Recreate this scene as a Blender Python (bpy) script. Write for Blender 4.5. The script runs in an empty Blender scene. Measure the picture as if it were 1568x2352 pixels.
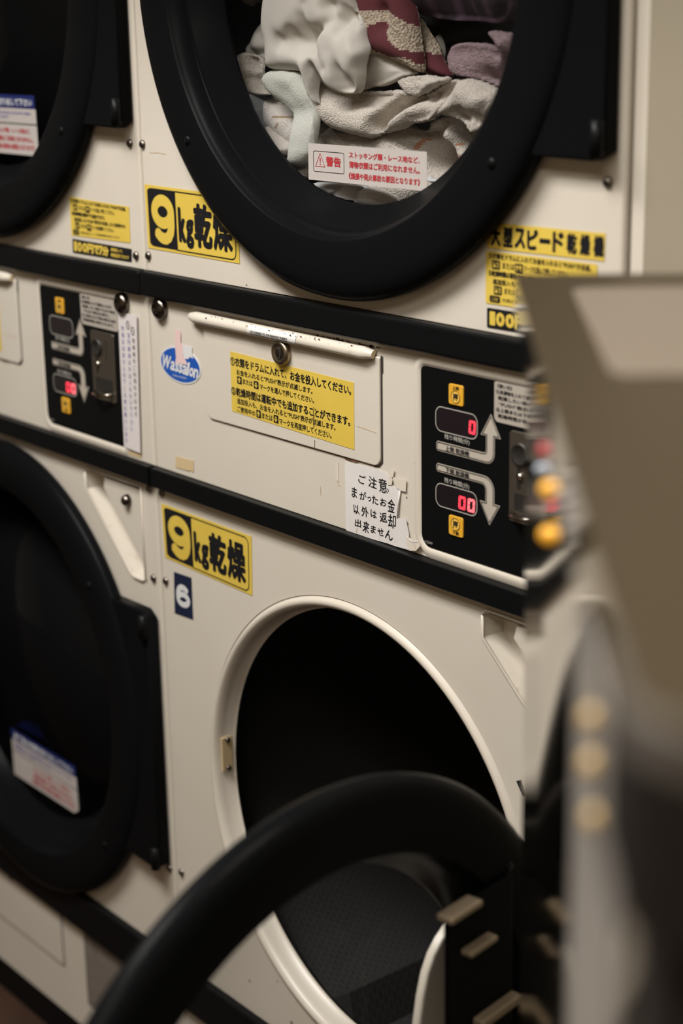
import bpy, math, random
from mathutils import Vector, Matrix
from mathutils.geometry import tessellate_polygon
import numpy as np

SC = bpy.context.scene
COL = SC.collection
PI = math.pi
random.seed(4)

# ---------------------------------------------------------------- camera
FLOOR = -1.40                      # eye level is z = 0
cam_d = bpy.data.cameras.new('camera')
cam = bpy.data.objects.new('camera', cam_d)
COL.objects.link(cam)
R_ = Vector((0.62954537, 0.7767606, -0.01776498))
U_ = Vector((-0.20440246, 0.18763576, 0.96073537))
F_ = Vector((-0.74959473, 0.6011953, -0.276897))
cam.matrix_world = Matrix(((R_.x, U_.x, -F_.x, 1.61680), (R_.y, U_.y, -F_.y, -1.02564), (R_.z, U_.z, -F_.z, 0.0), (0, 0, 0, 1)))
cam_d.sensor_fit = 'VERTICAL'
cam_d.sensor_height = 36.0
cam_d.lens = 60.412
cam_d.clip_start = 0.02
cam_d.dof.use_dof = True
cam_d.dof.focus_distance = 1.68
cam_d.dof.aperture_fstop = 3.3
SC.camera = cam

# ---------------------------------------------------------------- world, lights, exposure
W = bpy.data.worlds.new('World')
SC.world = W
W.use_nodes = True
W.node_tree.nodes['Background'].inputs[0].default_value = (1.0, 0.9, 0.78, 1)
W.node_tree.nodes['Background'].inputs[1].default_value = 0.05

def area(name, loc, sx, sy, power, col, rot=(0, 0, 0)):
    d = bpy.data.lights.new(name, 'AREA'); d.shape = 'RECTANGLE'; d.size = sx; d.size_y = sy
    d.energy = power; d.color = col
    o = bpy.data.objects.new(name, d); COL.objects.link(o); o.location = loc; o.rotation_euler = rot
    return o
area('ceiling_lamp_light', (0.25, -0.95, 1.08), 1.3, 0.5, 50, (1.0, 0.985, 0.96))
area('ceiling_lamp_light', (1.7, -1.5, 1.08), 1.3, 0.5, 12, (1.0, 0.96, 0.90))
SC.view_settings.view_transform = 'Standard'
SC.view_settings.look = 'None'
SC.view_settings.exposure = 0.12
SC.view_settings.gamma = 1.0
SC.view_settings.use_curve_mapping = False

# ---------------------------------------------------------------- materials
def srgb(r, g, b):
    f = lambda c: (c / 255 / 12.92) if c / 255 <= 0.04045 else ((c / 255 + 0.055) / 1.055) ** 2.4
    return (f(r), f(g), f(b), 1)
MATS = {}
def mat(name, col, rough=0.5, metal=0.0, emit=None, estr=0.0, spec=0.5, bump=None, mottle=None, coat=0.0):
    m = bpy.data.materials.new(name); m.use_nodes = True
    nt = m.node_tree; b = nt.nodes['Principled BSDF']
    b.inputs['Base Color'].default_value = col
    b.inputs['Roughness'].default_value = rough
    b.inputs['Metallic'].default_value = metal
    b.inputs['Specular IOR Level'].default_value = spec
    b.inputs['Coat Weight'].default_value = coat
    if emit:
        b.inputs['Emission Color'].default_value = emit; b.inputs['Emission Strength'].default_value = estr
    tc = nt.nodes.new('ShaderNodeTexCoord')
    if mottle:
        col2, scale, lo, hi = mottle
        n = nt.nodes.new('ShaderNodeTexNoise'); n.inputs['Scale'].default_value = scale; n.inputs['Detail'].default_value = 6
        nt.links.new(tc.outputs['Object'], n.inputs['Vector'])
        r = nt.nodes.new('ShaderNodeValToRGB'); r.color_ramp.elements[0].position = lo; r.color_ramp.elements[1].position = hi
        r.color_ramp.elements[0].color = col; r.color_ramp.elements[1].color = col2
        nt.links.new(n.outputs['Fac'], r.inputs['Fac']); nt.links.new(r.outputs['Color'], b.inputs['Base Color'])
    if bump:
        kind, scale, strength, dist = bump
        if kind == 'noise':
            n = nt.nodes.new('ShaderNodeTexNoise'); n.inputs['Detail'].default_value = 3; out = n.outputs['Fac']
        else:
            n = nt.nodes.new('ShaderNodeTexVoronoi'); out = n.outputs['Distance']
        n.inputs['Scale'].default_value = scale
        nt.links.new(tc.outputs['Object'], n.inputs['Vector'])
        bp = nt.nodes.new('ShaderNodeBump'); bp.inputs['Strength'].default_value = strength; bp.inputs['Distance'].default_value = dist
        nt.links.new(out, bp.inputs['Height']); nt.links.new(bp.outputs['Normal'], b.inputs['Normal'])
    MATS[name] = m
    return m
mat('cream', (0.625, 0.572, 0.492, 1), 0.42, mottle=((0.59, 0.53, 0.445, 1), 7, 0.35, 0.85), bump=('noise', 14, 0.05, 0.004))
mat('cream_gloss', (0.60, 0.545, 0.465, 1), 0.32)
mat('old_cream', (0.62, 0.565, 0.48, 1), 0.35, mottle=((0.40, 0.31, 0.21, 1), 45, 0.60, 0.82))
mat('black_trim', (0.0045, 0.0048, 0.0052, 1), 0.38, spec=0.1)
mat('black_plastic', (0.0048, 0.0051, 0.0056, 1), 0.30, spec=0.03, bump=('noise', 900, 0.03, 0.0004))
mat('black_panel', (0.0045, 0.0048, 0.0052, 1), 0.35, spec=0.1)
mat('gap_dark', (0.02, 0.014, 0.01, 1), 0.8)
mat('rust', (0.22, 0.10, 0.045, 1), 0.8, mottle=((0.05, 0.028, 0.016, 1), 90, 0.35, 0.65))
mat('chrome', (0.42, 0.38, 0.33, 1), 0.16, 1.0)
mat('dark_chrome', (0.13, 0.115, 0.10, 1), 0.18, 1.0)
mat('screw_metal', (0.20, 0.175, 0.15, 1), 0.3, 1.0)
mat('lock_brass', (0.36, 0.30, 0.22, 1), 0.33, 1.0)
mat('yellow', (0.69, 0.50, 0.080, 1), 0.4, mottle=((0.64, 0.455, 0.070, 1), 25, 0.3, 0.8))
mat('ink', (0.010, 0.010, 0.012, 1), 0.45, spec=0.3)
mat('red_ink', (0.42, 0.035, 0.045, 1), 0.5)
mat('paper', (0.70, 0.67, 0.65, 1), 0.6, mottle=((0.64, 0.60, 0.57, 1), 30, 0.3, 0.8))
mat('paper_strip', (0.66, 0.61, 0.60, 1), 0.55)
mat('navy', (0.010, 0.016, 0.042, 1), 0.4)
mat('blue_label', (0.012, 0.022, 0.13, 1), 0.4)
mat('blue_ink', (0.10, 0.10, 0.33, 1), 0.5)
mat('logo_blue', (0.012, 0.085, 0.40, 1), 0.35)
mat('logo_white', (0.66, 0.66, 0.66, 1), 0.4)
mat('pink_tape', (0.72, 0.52, 0.50, 1), 0.5)
mat('clear_tape', (0.68, 0.61, 0.52, 1), 0.25)
mat('tan_tape', (0.58, 0.44, 0.25, 1), 0.6)
mat('taupe', (0.46, 0.41, 0.345, 1), 0.4)
mat('taupe_line', (0.42, 0.40, 0.36, 1), 0.4)
mat('display', (0.013, 0.009, 0.011, 1), 0.12)
mat('digit', (0.5, 0.02, 0.04, 1), 0.4, emit=(1.0, 0.055, 0.085, 1), estr=1.1)
mat('digit_bright', (0.6, 0.1, 0.12, 1), 0.4, emit=(1.0, 0.15, 0.17, 1), estr=1.15)
mat('button', (0.62, 0.33, 0.03, 1), 0.35, emit=(1.0, 0.45, 0.03, 1), estr=0.10)
mat('button_hi', (0.72, 0.45, 0.08, 1), 0.35, emit=(1.0, 0.55, 0.08, 1), estr=0.14)
mat('instruction_plate', (0.40, 0.36, 0.31, 1), 0.38)
mat('coin_metal', (0.24, 0.21, 0.17, 1), 0.38, 0.9)
mat('coin_dark', (0.03, 0.027, 0.024, 1), 0.4, 0.3)
mat('silver_label', (0.72, 0.71, 0.69, 1), 0.35)
mat('grey_label', (0.20, 0.17, 0.145, 1), 0.6, mottle=((0.155, 0.13, 0.11, 1), 60, 0.35, 0.7))
mat('label_white', (0.50, 0.455, 0.43, 1), 0.5)
mat('rubber_sheen', (0.10, 0.11, 0.12, 1), 0.35)
mat('shirt_white', (0.58, 0.55, 0.50, 1), 0.85, bump=('noise', 1400, 0.12, 0.0006))
mat('terry_white', (0.72, 0.66, 0.59, 1), 0.95, bump=('noise', 650, 1.0, 0.0030), mottle=((0.58, 0.515, 0.44, 1), 330, 0.45, 0.8))
mat('terry_cream', (0.62, 0.565, 0.50, 1), 0.95, bump=('noise', 600, 1.0, 0.0028), mottle=((0.48, 0.42, 0.345, 1), 300, 0.45, 0.8))
mat('mint_terry', (0.57, 0.585, 0.525, 1), 0.95, bump=('noise', 800, 0.6, 0.002))
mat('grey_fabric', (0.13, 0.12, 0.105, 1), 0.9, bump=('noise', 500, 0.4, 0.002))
mat('lilac_terry', (0.37, 0.275, 0.29, 1), 0.95, bump=('noise', 520, 1.0, 0.003), mottle=((0.24, 0.165, 0.18, 1), 160, 0.35, 0.72))
mat('maroon', (0.105, 0.020, 0.027, 1), 0.9, bump=('noise', 900, 0.4, 0.001))
mat('knit_cream', (0.52, 0.44, 0.35, 1), 0.95, bump=('voronoi', 420, 0.9, 0.002), mottle=((0.33, 0.26, 0.19, 1), 420, 0.40, 0.62))
mat('brown_thread', (0.30, 0.205, 0.10, 1), 0.9)
mat('orange_trim', (0.47, 0.235, 0.145, 1), 0.9)
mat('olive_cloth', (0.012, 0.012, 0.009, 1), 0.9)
mat('steel', (0.60, 0.55, 0.48, 1), 0.07, 1.0)
mat('pale_strip', (0.30, 0.27, 0.24, 1), 0.35)
mat('lamp_red', (0.45, 0.05, 0.06, 1), 0.3, emit=(1.0, 0.05, 0.07, 1), estr=0.25)
mat('lamp_blue', (0.45, 0.48, 0.55, 1), 0.3)
mat('lamp_amber', (0.75, 0.38, 0.03, 1), 0.3, emit=(1.0, 0.42, 0.02, 1), estr=0.35)
mat('lamp_pale', (0.62, 0.42, 0.17, 1), 0.35, emit=(1.0, 0.6, 0.2, 1), estr=0.03)
mat('khaki_steel', (0.070, 0.051, 0.0275, 1), 0.42, 0.25)
mat('pale_beige', (0.205, 0.165, 0.125, 1), 0.5)
mat('grey_plate', (0.12, 0.105, 0.09, 1), 0.5)
mat('dark_plate', (0.012, 0.010, 0.009, 1), 0.4)
mat('bracket_metal', (0.33, 0.26, 0.18, 1), 0.45, 0.4)
mat('wall_beige', (0.315, 0.272, 0.20, 1), 0.6, mottle=((0.29, 0.25, 0.18, 1), 6, 0.3, 0.8))
mat('wall_room', (0.34, 0.27, 0.18, 1), 0.8, mottle=((0.30, 0.235, 0.155, 1), 3, 0.3, 0.8))
mat('ceiling_white', (0.6, 0.55, 0.47, 1), 0.8)
mat('lamp_glow', (0.8, 0.8, 0.8, 1), 0.5, emit=(1.0, 0.88, 0.72, 1), estr=3.0)
mat('floor_brown', (0.050, 0.025, 0.014, 1), 0.5, mottle=((0.028, 0.013, 0.008, 1), 5, 0.3, 0.7))

# purple plaid: thin pale lines on dark cloth
m = mat('plaid', (0.020, 0.011, 0.017, 1), 0.9)
nt = m.node_tree; b = nt.nodes['Principled BSDF']
tc = nt.nodes.new('ShaderNodeTexCoord')
prev = None
for direction, sc in (('X', 13.0), ('Z', 10.0)):
    wv = nt.nodes.new('ShaderNodeTexWave'); wv.wave_type = 'BANDS'; wv.bands_direction = direction
    wv.inputs['Scale'].default_value = sc; wv.inputs['Distortion'].default_value = 1.2; wv.inputs['Detail'].default_value = 1
    nt.links.new(tc.outputs['Object'], wv.inputs['Vector'])
    rp = nt.nodes.new('ShaderNodeValToRGB'); rp.color_ramp.elements[0].position = 0.55; rp.color_ramp.elements[1].position = 1.0
    rp.color_ramp.elements[0].color = (0, 0, 0, 1); rp.color_ramp.elements[1].color = (0.55, 0.55, 0.55, 1)
    nt.links.new(wv.outputs['Fac'], rp.inputs['Fac'])
    mx = nt.nodes.new('ShaderNodeMix'); mx.data_type = 'RGBA'
    nt.links.new(rp.outputs['Color'], mx.inputs['Factor'])
    mx.inputs['B'].default_value = (0.10, 0.055, 0.085, 1)
    if prev is None: mx.inputs['A'].default_value = (0.018, 0.010, 0.016, 1)
    else: nt.links.new(prev, mx.inputs['A'])
    prev = mx.outputs['Result']
nt.links.new(prev, b.inputs['Base Color'])

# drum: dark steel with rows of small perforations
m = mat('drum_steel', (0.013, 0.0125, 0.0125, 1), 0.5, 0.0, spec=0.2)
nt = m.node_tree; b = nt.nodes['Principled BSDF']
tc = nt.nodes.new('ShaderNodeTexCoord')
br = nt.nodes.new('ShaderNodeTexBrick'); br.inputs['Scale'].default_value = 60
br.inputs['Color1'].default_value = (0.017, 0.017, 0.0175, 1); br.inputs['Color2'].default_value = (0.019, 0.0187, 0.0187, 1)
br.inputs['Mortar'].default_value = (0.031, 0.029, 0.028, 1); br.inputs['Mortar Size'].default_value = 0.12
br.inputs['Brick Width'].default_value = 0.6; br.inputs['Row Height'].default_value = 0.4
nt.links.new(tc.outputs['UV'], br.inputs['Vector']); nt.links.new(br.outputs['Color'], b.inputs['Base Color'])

# clear pane: see-through with a Fresnel reflection
def glass(name, tint, ior, haze=None):
    m = bpy.data.materials.new(name); m.use_nodes = True; nt = m.node_tree
    for n in list(nt.nodes): nt.nodes.remove(n)
    o = nt.nodes.new('ShaderNodeOutputMaterial'); tr = nt.nodes.new('ShaderNodeBsdfTransparent'); gl = nt.nodes.new('ShaderNodeBsdfGlossy')
    fr = nt.nodes.new('ShaderNodeLayerWeight'); pw = nt.nodes.new('ShaderNodeMath'); ml = nt.nodes.new('ShaderNodeMath'); mx = nt.nodes.new('ShaderNodeMixShader')
    tr.inputs[0].default_value = tint; gl.inputs['Roughness'].default_value = 0.03; fr.inputs['Blend'].default_value = 0.5
    pw.operation = 'POWER'; pw.inputs[1].default_value = 4.0; ml.operation = 'MULTIPLY_ADD'; ml.inputs[1].default_value = 0.25; ml.inputs[2].default_value = ior
    nt.links.new(fr.outputs['Facing'], pw.inputs[0]); nt.links.new(pw.outputs[0], ml.inputs[0]); nt.links.new(ml.outputs[0], mx.inputs[0]); nt.links.new(tr.outputs[0], mx.inputs[1]); nt.links.new(gl.outputs[0], mx.inputs[2]); nt.links.new(mx.outputs[0], o.inputs[0])
    if haze:
        ad = nt.nodes.new('ShaderNodeAddShader'); df = nt.nodes.new('ShaderNodeBsdfDiffuse'); df.inputs[0].default_value = haze
        nt.links.new(mx.outputs[0], ad.inputs[0]); nt.links.new(df.outputs[0], ad.inputs[1]); nt.links.new(ad.outputs[0], o.inputs[0])
    MATS[name] = m
glass('pane', (0.97, 0.97, 0.97, 1), 0.004)
glass('dark_pane', (0.16, 0.16, 0.16, 1), 0.006, (0.0045, 0.0046, 0.005, 1))

# ---------------------------------------------------------------- mesh helpers
ORIGIN = {}
class MB:
    def __init__(s): s.v = []; s.f = []; s.m = []; s.ml = []; s.sm = []; s.uv = {}
    def mi(s, name):
        if name not in s.ml: s.ml.append(name)
        return s.ml.index(name)
    def add(s, vs, fs, m, smooth=False):
        o = len(s.v); s.v += [tuple(p) for p in vs]; k = s.mi(m)
        for f in fs: s.f.append(tuple(i + o for i in f)); s.m.append(k); s.sm.append(smooth)
    def box(s, x0, x1, y0, y1, z0, z1, m):
        v = [(x, y, z) for x in (x0, x1) for y in (y0, y1) for z in (z0, z1)]
        s.add(v, [(0, 1, 3, 2), (4, 6, 7, 5), (0, 4, 5, 1), (2, 3, 7, 6), (0, 2, 6, 4), (1, 5, 7, 3)], m)
    def flat(s, loops, y, m):            # flat filled shape facing -Y; loops = outer then holes in (x, z)
        pts = [p for l in loops for p in l]
        tris = tessellate_polygon([[Vector((p[0], p[1], 0)) for p in l] for l in loops])
        out = []
        for t in tris:
            a, b, c = (pts[i] for i in t)
            ar = (b[0] - a[0]) * (c[1] - a[1]) - (b[1] - a[1]) * (c[0] - a[0])
            out.append(t if ar > 0 else (t[0], t[2], t[1]))
        s.add([(p[0], y, p[1]) for p in pts], out, m)
    def prism(s, poly, y0, y1, m, chamfer=0.0):   # y0 = front
        if area2(poly) < 0: poly = poly[::-1]
        n = len(poly); rings = []
        if chamfer:
            for k in range(4):
                t = k / 3 * PI / 2
                rings.append((inset(poly, chamfer * (1 - math.sin(t))), y0 + chamfer * (1 - math.cos(t))))
        else: rings.append((poly, y0))
        s.flat([rings[0][0]], y0, m)
        rings.append((poly, y1))
        for (a, ya), (b2, yb) in zip(rings, rings[1:]):
            vs = [(p[0], ya, p[1]) for p in a] + [(p[0], yb, p[1]) for p in b2]
            s.add(vs, [(i, i + n, (i + 1) % n + n, (i + 1) % n) for i in range(n)], m, bool(chamfer))
    def lathe(s, prof, cx, cz, m, n=96, a0=0.0, a1=2 * PI, closed=False, dz=None):
        full = abs(a1 - a0 - 2 * PI) < 1e-6; k = n if full else n + 1
        vs = []
        for i in range(k):
            a = a0 + (a1 - a0) * i / n
            vs += [(cx + r * math.cos(a), y, cz + r * math.sin(a) + (dz[w_] if dz else 0)) for w_, (r, y) in enumerate(prof)]
        p = len(prof); fs = []
        for i in range(n):
            j = (i + 1) % k
            for q in range(p if closed else p - 1):
                q2 = (q + 1) % p
                fs.append((i * p + q, j * p + q, j * p + q2, i * p + q2))
        s.add(vs, fs, m, True)
    def stroke(s, pts, w, y, m, closed=False):    # flat line of width w
        n = len(pts); L = []; Rr = []
        for i, p in enumerate(pts):
            a = pts[i - 1] if (i or closed) else p; c = pts[(i + 1) % n] if (i < n - 1 or closed) else p
            d1 = Vector((p[0] - a[0], p[1] - a[1])); d2 = Vector((c[0] - p[0], c[1] - p[1]))
            if d1.length < 1e-9: d1 = d2
            if d2.length < 1e-9: d2 = d1
            d1.normalize(); d2.normalize(); t = d1 + d2
            if t.length < 1e-6: t = d1
            t.normalize(); nn = Vector((-t.y, t.x)); k = w / 2 / max(0.35, abs(nn.dot(Vector((-d1.y, d1.x)))))
            L.append((p[0] + nn.x * k, p[1] + nn.y * k)); Rr.append((p[0] - nn.x * k, p[1] - nn.y * k))
        vs = [(p[0], y, p[1]) for p in Rr + L]
        s.add(vs, [(i, (i + 1) % n, (i + 1) % n + n, i + n) for i in range(n if closed else n - 1)], m)
    def tube(s, pts, r, m, n=12):
        pts = [Vector(p) for p in pts]; vs = []
        for i, p in enumerate(pts):
            t = (pts[min(i + 1, len(pts) - 1)] - pts[max(i - 1, 0)]).normalized()
            u = t.cross(Vector((0, 0, 1)) if abs(t.z) < 0.9 else Vector((1, 0, 0))).normalized(); v = t.cross(u)
            rr = r[i] if isinstance(r, (list, tuple)) else r
            vs += [p + (u * math.cos(2 * PI * k / n) + v * math.sin(2 * PI * k / n)) * rr for k in range(n)]
        fs = [(i * n + k, i * n + (k + 1) % n, (i + 1) * n + (k + 1) % n, (i + 1) * n + k) for i in range(len(pts) - 1) for k in range(n)]
        fs += [tuple(range(n))[::-1], tuple((len(pts) - 1) * n + k for k in range(n))]
        s.add(vs, fs, m, True)
    def text(s, body, box, y, m, bold=0.0, fn=None, shear=0.0, strikes=8, keep=False):
        pts, tris = glyphs(body)
        if not len(pts): return
        x0, x1, z0, z1 = box
        lo = pts.min(0); hi = pts.max(0); sp = np.maximum(hi - lo, 1e-6)
        q = (pts - lo) / sp
        q[:, 0] += shear * (q[:, 1] - 0.5) * (z1 - z0) / (x1 - x0)
        q = q * np.array([x1 - x0, z1 - z0]) + np.array([x0, z0])
        if fn: q = np.array([fn(a, b) for a, b in q])
        offs = [(0, 0)] if not bold else [(bold * math.cos(2 * PI * k / strikes), bold * math.sin(2 * PI * k / strikes)) for k in range(strikes)]
        if bold and strikes >= 8: offs.append((0, 0))
        for i, (dx, dz) in enumerate(offs):
            s.add([(a + dx, y - i * 2e-6, b + dz) for a, b in q], tris, m)
    def build(s, name, parent=None, origin=None, bevel=0.0):
        po = ORIGIN.get(parent.name, Vector((0, 0, 0))) if parent else Vector((0, 0, 0))
        og = Vector(origin) if origin is not None else po
        me = bpy.data.meshes.new(name)
        me.from_pydata([(p[0] - og.x, p[1] - og.y, p[2] - og.z) for p in s.v], [], s.f)
        for k in s.ml: me.materials.append(MATS[k])
        me.polygons.foreach_set('material_index', s.m); me.polygons.foreach_set('use_smooth', s.sm)
        me.update()
        o = bpy.data.objects.new(name, me); COL.objects.link(o)
        if parent: o.parent = parent
        o.location = og - po
        ORIGIN[o.name] = og
        if bevel:
            b = o.modifiers.new('bevel', 'BEVEL'); b.width = bevel; b.segments = 3; b.limit_method = 'ANGLE'; b.angle_limit = math.radians(40)
        return o
def area2(p): return sum(p[i - 1][0] * p[i][1] - p[i][0] * p[i - 1][1] for i in range(len(p)))
def inset(poly, d):
    n = len(poly); out = []
    for i in range(n):
        a, p, c = Vector(poly[i - 1]), Vector(poly[i]), Vector(poly[(i + 1) % n])
        d1 = (p - a).normalized(); d2 = (c - p).normalized()
        n1 = Vector((-d1.y, d1.x)); n2 = Vector((-d2.y, d2.x)); b = n1 + n2
        b = b.normalized() if b.length > 1e-6 else n1
        k = d / max(0.4, b.dot(n1)); out.append((p.x + b.x * k, p.y + b.y * k))
    return out
GC = {}
def glyphs(body):
    if body in GC: return GC[body]
    c = bpy.data.curves.new('writing', 'FONT'); c.body = body; c.resolution_u = 2
    o = bpy.data.objects.new('writing', c); COL.objects.link(o)
    dg = bpy.context.evaluated_depsgraph_get(); dg.update()
    me = bpy.data.meshes.new_from_object(o.evaluated_get(dg))
    pts = np.array([(v.co.x, v.co.y) for v in me.vertices]) if len(me.vertices) else np.zeros((0, 2))
    tris = []
    for p in me.polygons:
        t = tuple(p.vertices); a = 0
        for i in range(len(t)):
            x1, y1 = pts[t[i - 1]]; x2, y2 = pts[t[i]]; a += x1 * y2 - x2 * y1
        tris.append(t if a > 0 else t[::-1])
    bpy.data.objects.remove(o); bpy.data.meshes.remove(me); bpy.data.curves.remove(c)
    GC[body] = (pts, tris)
    return GC[body]
def rrect(x0, x1, z0, z1, r, n=5):
    rr = r if isinstance(r, (tuple, list)) else (r, r, r, r)       # bl, br, tr, tl
    out = []
    for (cx, cz, a, q) in ((x0 + rr[0], z0 + rr[0], PI, rr[0]), (x1 - rr[1], z0 + rr[1], 1.5 * PI, rr[1]), (x1 - rr[2], z1 - rr[2], 0, rr[2]), (x0 + rr[3], z1 - rr[3], 0.5 * PI, rr[3])):
        k = n if q > 0 else 0
        for i in range(k + 1):
            t = a + PI / 2 * i / max(k, 1); out.append((cx + q * math.cos(t), cz + q * math.sin(t)))
    return out
def circle(cx, cz, r, n=64, rz=None): return [(cx + r * math.cos(2 * PI * i / n), cz + (rz or r) * math.sin(2 * PI * i / n)) for i in range(n)]
def quad(tl, tr, br, bl):            # (s, t) in 0..1, t down -> (x, z)
    def f(s, t):
        return (tl[0] * (1 - s) * (1 - t) + tr[0] * s * (1 - t) + br[0] * s * t + bl[0] * (1 - s) * t,
                tl[1] * (1 - s) * (1 - t) + tr[1] * s * (1 - t) + br[1] * s * t + bl[1] * (1 - s) * t)
    return f
def mp(f, pts): return [f(*p) for p in pts]
def st(f):                            # text mapping: box given as (s0, s1, -t1, -t0)
    return lambda a, b: f(a, -b)
def root(name, label, cat, loc, group=None):
    o = bpy.data.objects.new(name, None); COL.objects.link(o); o.location = loc; o.empty_display_size = 0.1
    o['label'] = label; o['category'] = cat
    if group: o['group'] = group
    ORIGIN[o.name] = Vector(loc)
    return o
def tag(o, label, cat, group=None):
    o['label'] = label; o['category'] = cat
    if group: o['group'] = group
    return o
def struct(o): o['kind'] = 'structure'; return o
def lab(o, label): o['label'] = label; return o
def shift(pts, dx): return [(p[0] + dx, p[1]) for p in pts]

# ---------------------------------------------------------------- the room
mb = MB(); mb.box(-3.6, 3.0, -2.7, 0.95, FLOOR - 0.08, FLOOR, 'floor_brown'); struct(mb.build('floor'))
mb = MB(); mb.box(-3.6, 3.0, -2.7, 0.95, 1.12, 1.2, 'ceiling_white'); struct(mb.build('ceiling'))
mb = MB(); mb.box(-3.6, 3.0, -2.8, -2.7, FLOOR, 1.12, 'wall_room'); struct(mb.build('wall_front'))
mb = MB(); mb.box(-3.7, -3.6, -2.7, 0.95, FLOOR, 1.12, 'cream'); struct(mb.build('wall_left'))
mb = MB(); mb.box(3.0, 3.1, -2.7, 0.95, FLOOR, 1.12, 'wall_room'); struct(mb.build('wall_right'))
mb = MB(); mb.box(-3.6, 3.0, 0.95, 1.05, FLOOR, 1.12, 'wall_beige'); struct(mb.build('wall_back'))
mb = MB()
mb.box(0.716, 3.0, 0.004, 0.03, FLOOR, 0.42, 'wall_beige')
struct(mb.build('wall_service'))
mb = MB(); mb.box(0.7015, 0.716, 0.006, 0.03, FLOOR, 0.42, 'cream'); struct(mb.build('trim_1'))
mb = MB(); mb.box(-3.6, 3.0, -0.33, 0.03, 0.42, 1.12, 'wall_beige'); struct(mb.build('shading_bulkhead'))  # unseen bulkhead, added to shade the top of the dryer fronts
mb = MB(); mb.box(-3.6, 0.7015, 0.004, 0.03, 0.385, 0.42, 'wall_beige'); struct(mb.build('trim_4'))
mb = MB(); mb.box(-3.6, -0.702, 0.004, 0.03, FLOOR, 0.40, 'cream'); struct(mb.build('trim_3'))
for x, y, g in ((0.25, -0.95, 'beside the dryers'), (1.7, -1.5, 'above the steel washing machine')):
    t = root('ceiling_lamp', 'long ceiling lamp in a cream tray ' + g, 'lamp', (x, y, 1.12))
    mb = MB(); mb.box(x - 0.68, x + 0.68, y - 0.28, y + 0.28, 1.095, 1.12, 'ceiling_white'); mb.build('lamp_tray', t)
    mb = MB(); mb.box(x - 0.64, x + 0.64, y - 0.24, y + 0.24, 1.088, 1.0955, 'lamp_glow'); mb.build('diffuser', t)

# ---------------------------------------------------------------- stickers
E = 0.00025
def base_quad(mb, f, y, m, s0=0, s1=1, t0=0, t1=1, th=0.0003):
    mb.prism(mp(f, [(s0, t1), (s1, t1), (s1, t0), (s0, t0)]), y, y + th, m)
def capacity_sticker(f, name, parent):
    mb = MB(); y = -0.0006
    base_quad(mb, f, y, 'yellow')
    y -= E
    mb.flat([mp(f, rrect(0.030, 0.345, 0.045, 0.955, (0.055, 0, 0, 0.055)))], y, 'ink')
    fr = [(0.33, 0.05)] + rrect(0.34, 0.968, 0.05, 0.955, (0, 0.06, 0.06, 0))[2:-2] + [(0.33, 0.955)]
    fr = [(0.335, 0.052)] + [(0.968 - 0.045 + 0.045 * math.sin(a), 0.05 + 0.11 - 0.11 * math.cos(a)) for a in [i * PI / 12 for i in range(7)]] + [(0.968 - 0.045 + 0.045 * math.cos(a), 0.955 - 0.11 + 0.11 * math.sin(a)) for a in [i * PI / 12 for i in range(7)]] + [(0.335, 0.955)]
    mb.stroke(mp(f, fr), 0.0013, y, 'ink')
    fat_nine(mb, f, .070, .322, .125, .895, .0122, y - E, 'yellow')
    g = st(f)
    mb.text('k', (0.375, 0.435, -0.795, -0.30), y - E, 'ink', bold=0.0016, fn=g, strikes=12)
    mb.text('g', (0.455, 0.522, -0.875, -0.47), y - E, 'ink', bold=0.0017, fn=g, strikes=12)
    mb.text('乾', (0.546, 0.720, -0.835, -0.205), y - E, 'ink', bold=0.0017, fn=g, strikes=12)
    mb.text('燥', (0.748, 0.930, -0.835, -0.195), y - E, 'ink', bold=0.0014, fn=g, strikes=12)
    return mb.build(name, parent)

def fat_nine(mb, f, s0, s1, t0, t1, w, y, m, flip=False):
    pts = [(.5 + .365 * math.cos(a), .345 - .230 * math.sin(a)) for a in [2 * PI * k / 32 for k in range(32)]]
    tail = [(.865, .345), (.87, .45), (.865, .60), (.825, .735), (.735, .835), (.61, .885), (.48, .887), (.35, .855), (.25, .80), (.215, .765)]
    g = (lambda p: (1 - p[0], 1 - p[1])) if flip else (lambda p: p)
    M = lambda p: f(s0 + (s1 - s0) * g(p)[0], t0 + (t1 - t0) * g(p)[1])
    mb.stroke([M(p) for p in pts], w, y, m, True); mb.stroke([M(p) for p in tail], w, y - 2e-6, m)
    mb.flat([circle(*M(tail[-2]), w * .49, 24)], y - 4e-6, m)
def arrow_icon(mb, x0, x1, z0, z1, y, up):
    mb.flat([rrect(x0, x1, z0, z1, 0.0008)], y, 'ink')
    cx = (x0 + x1) / 2; w = (x1 - x0); h = (z1 - z0); s = 1 if up else -1; cz = (z0 + z1) / 2
    p = [(-.16 * w, -.32 * h), (.16 * w, -.32 * h), (.16 * w, 0), (.36 * w, 0), (0, .40 * h), (-.36 * w, 0), (-.16 * w, 0)]
    mb.flat([[(cx + a, cz + s * b) for a, b in p]], y - E, 'yellow')
    mb.text('上' if up else '下', (cx - .13 * w, cx + .13 * w, cz - .2 * h, cz + .14 * h), y - 2 * E, 'ink')

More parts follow.
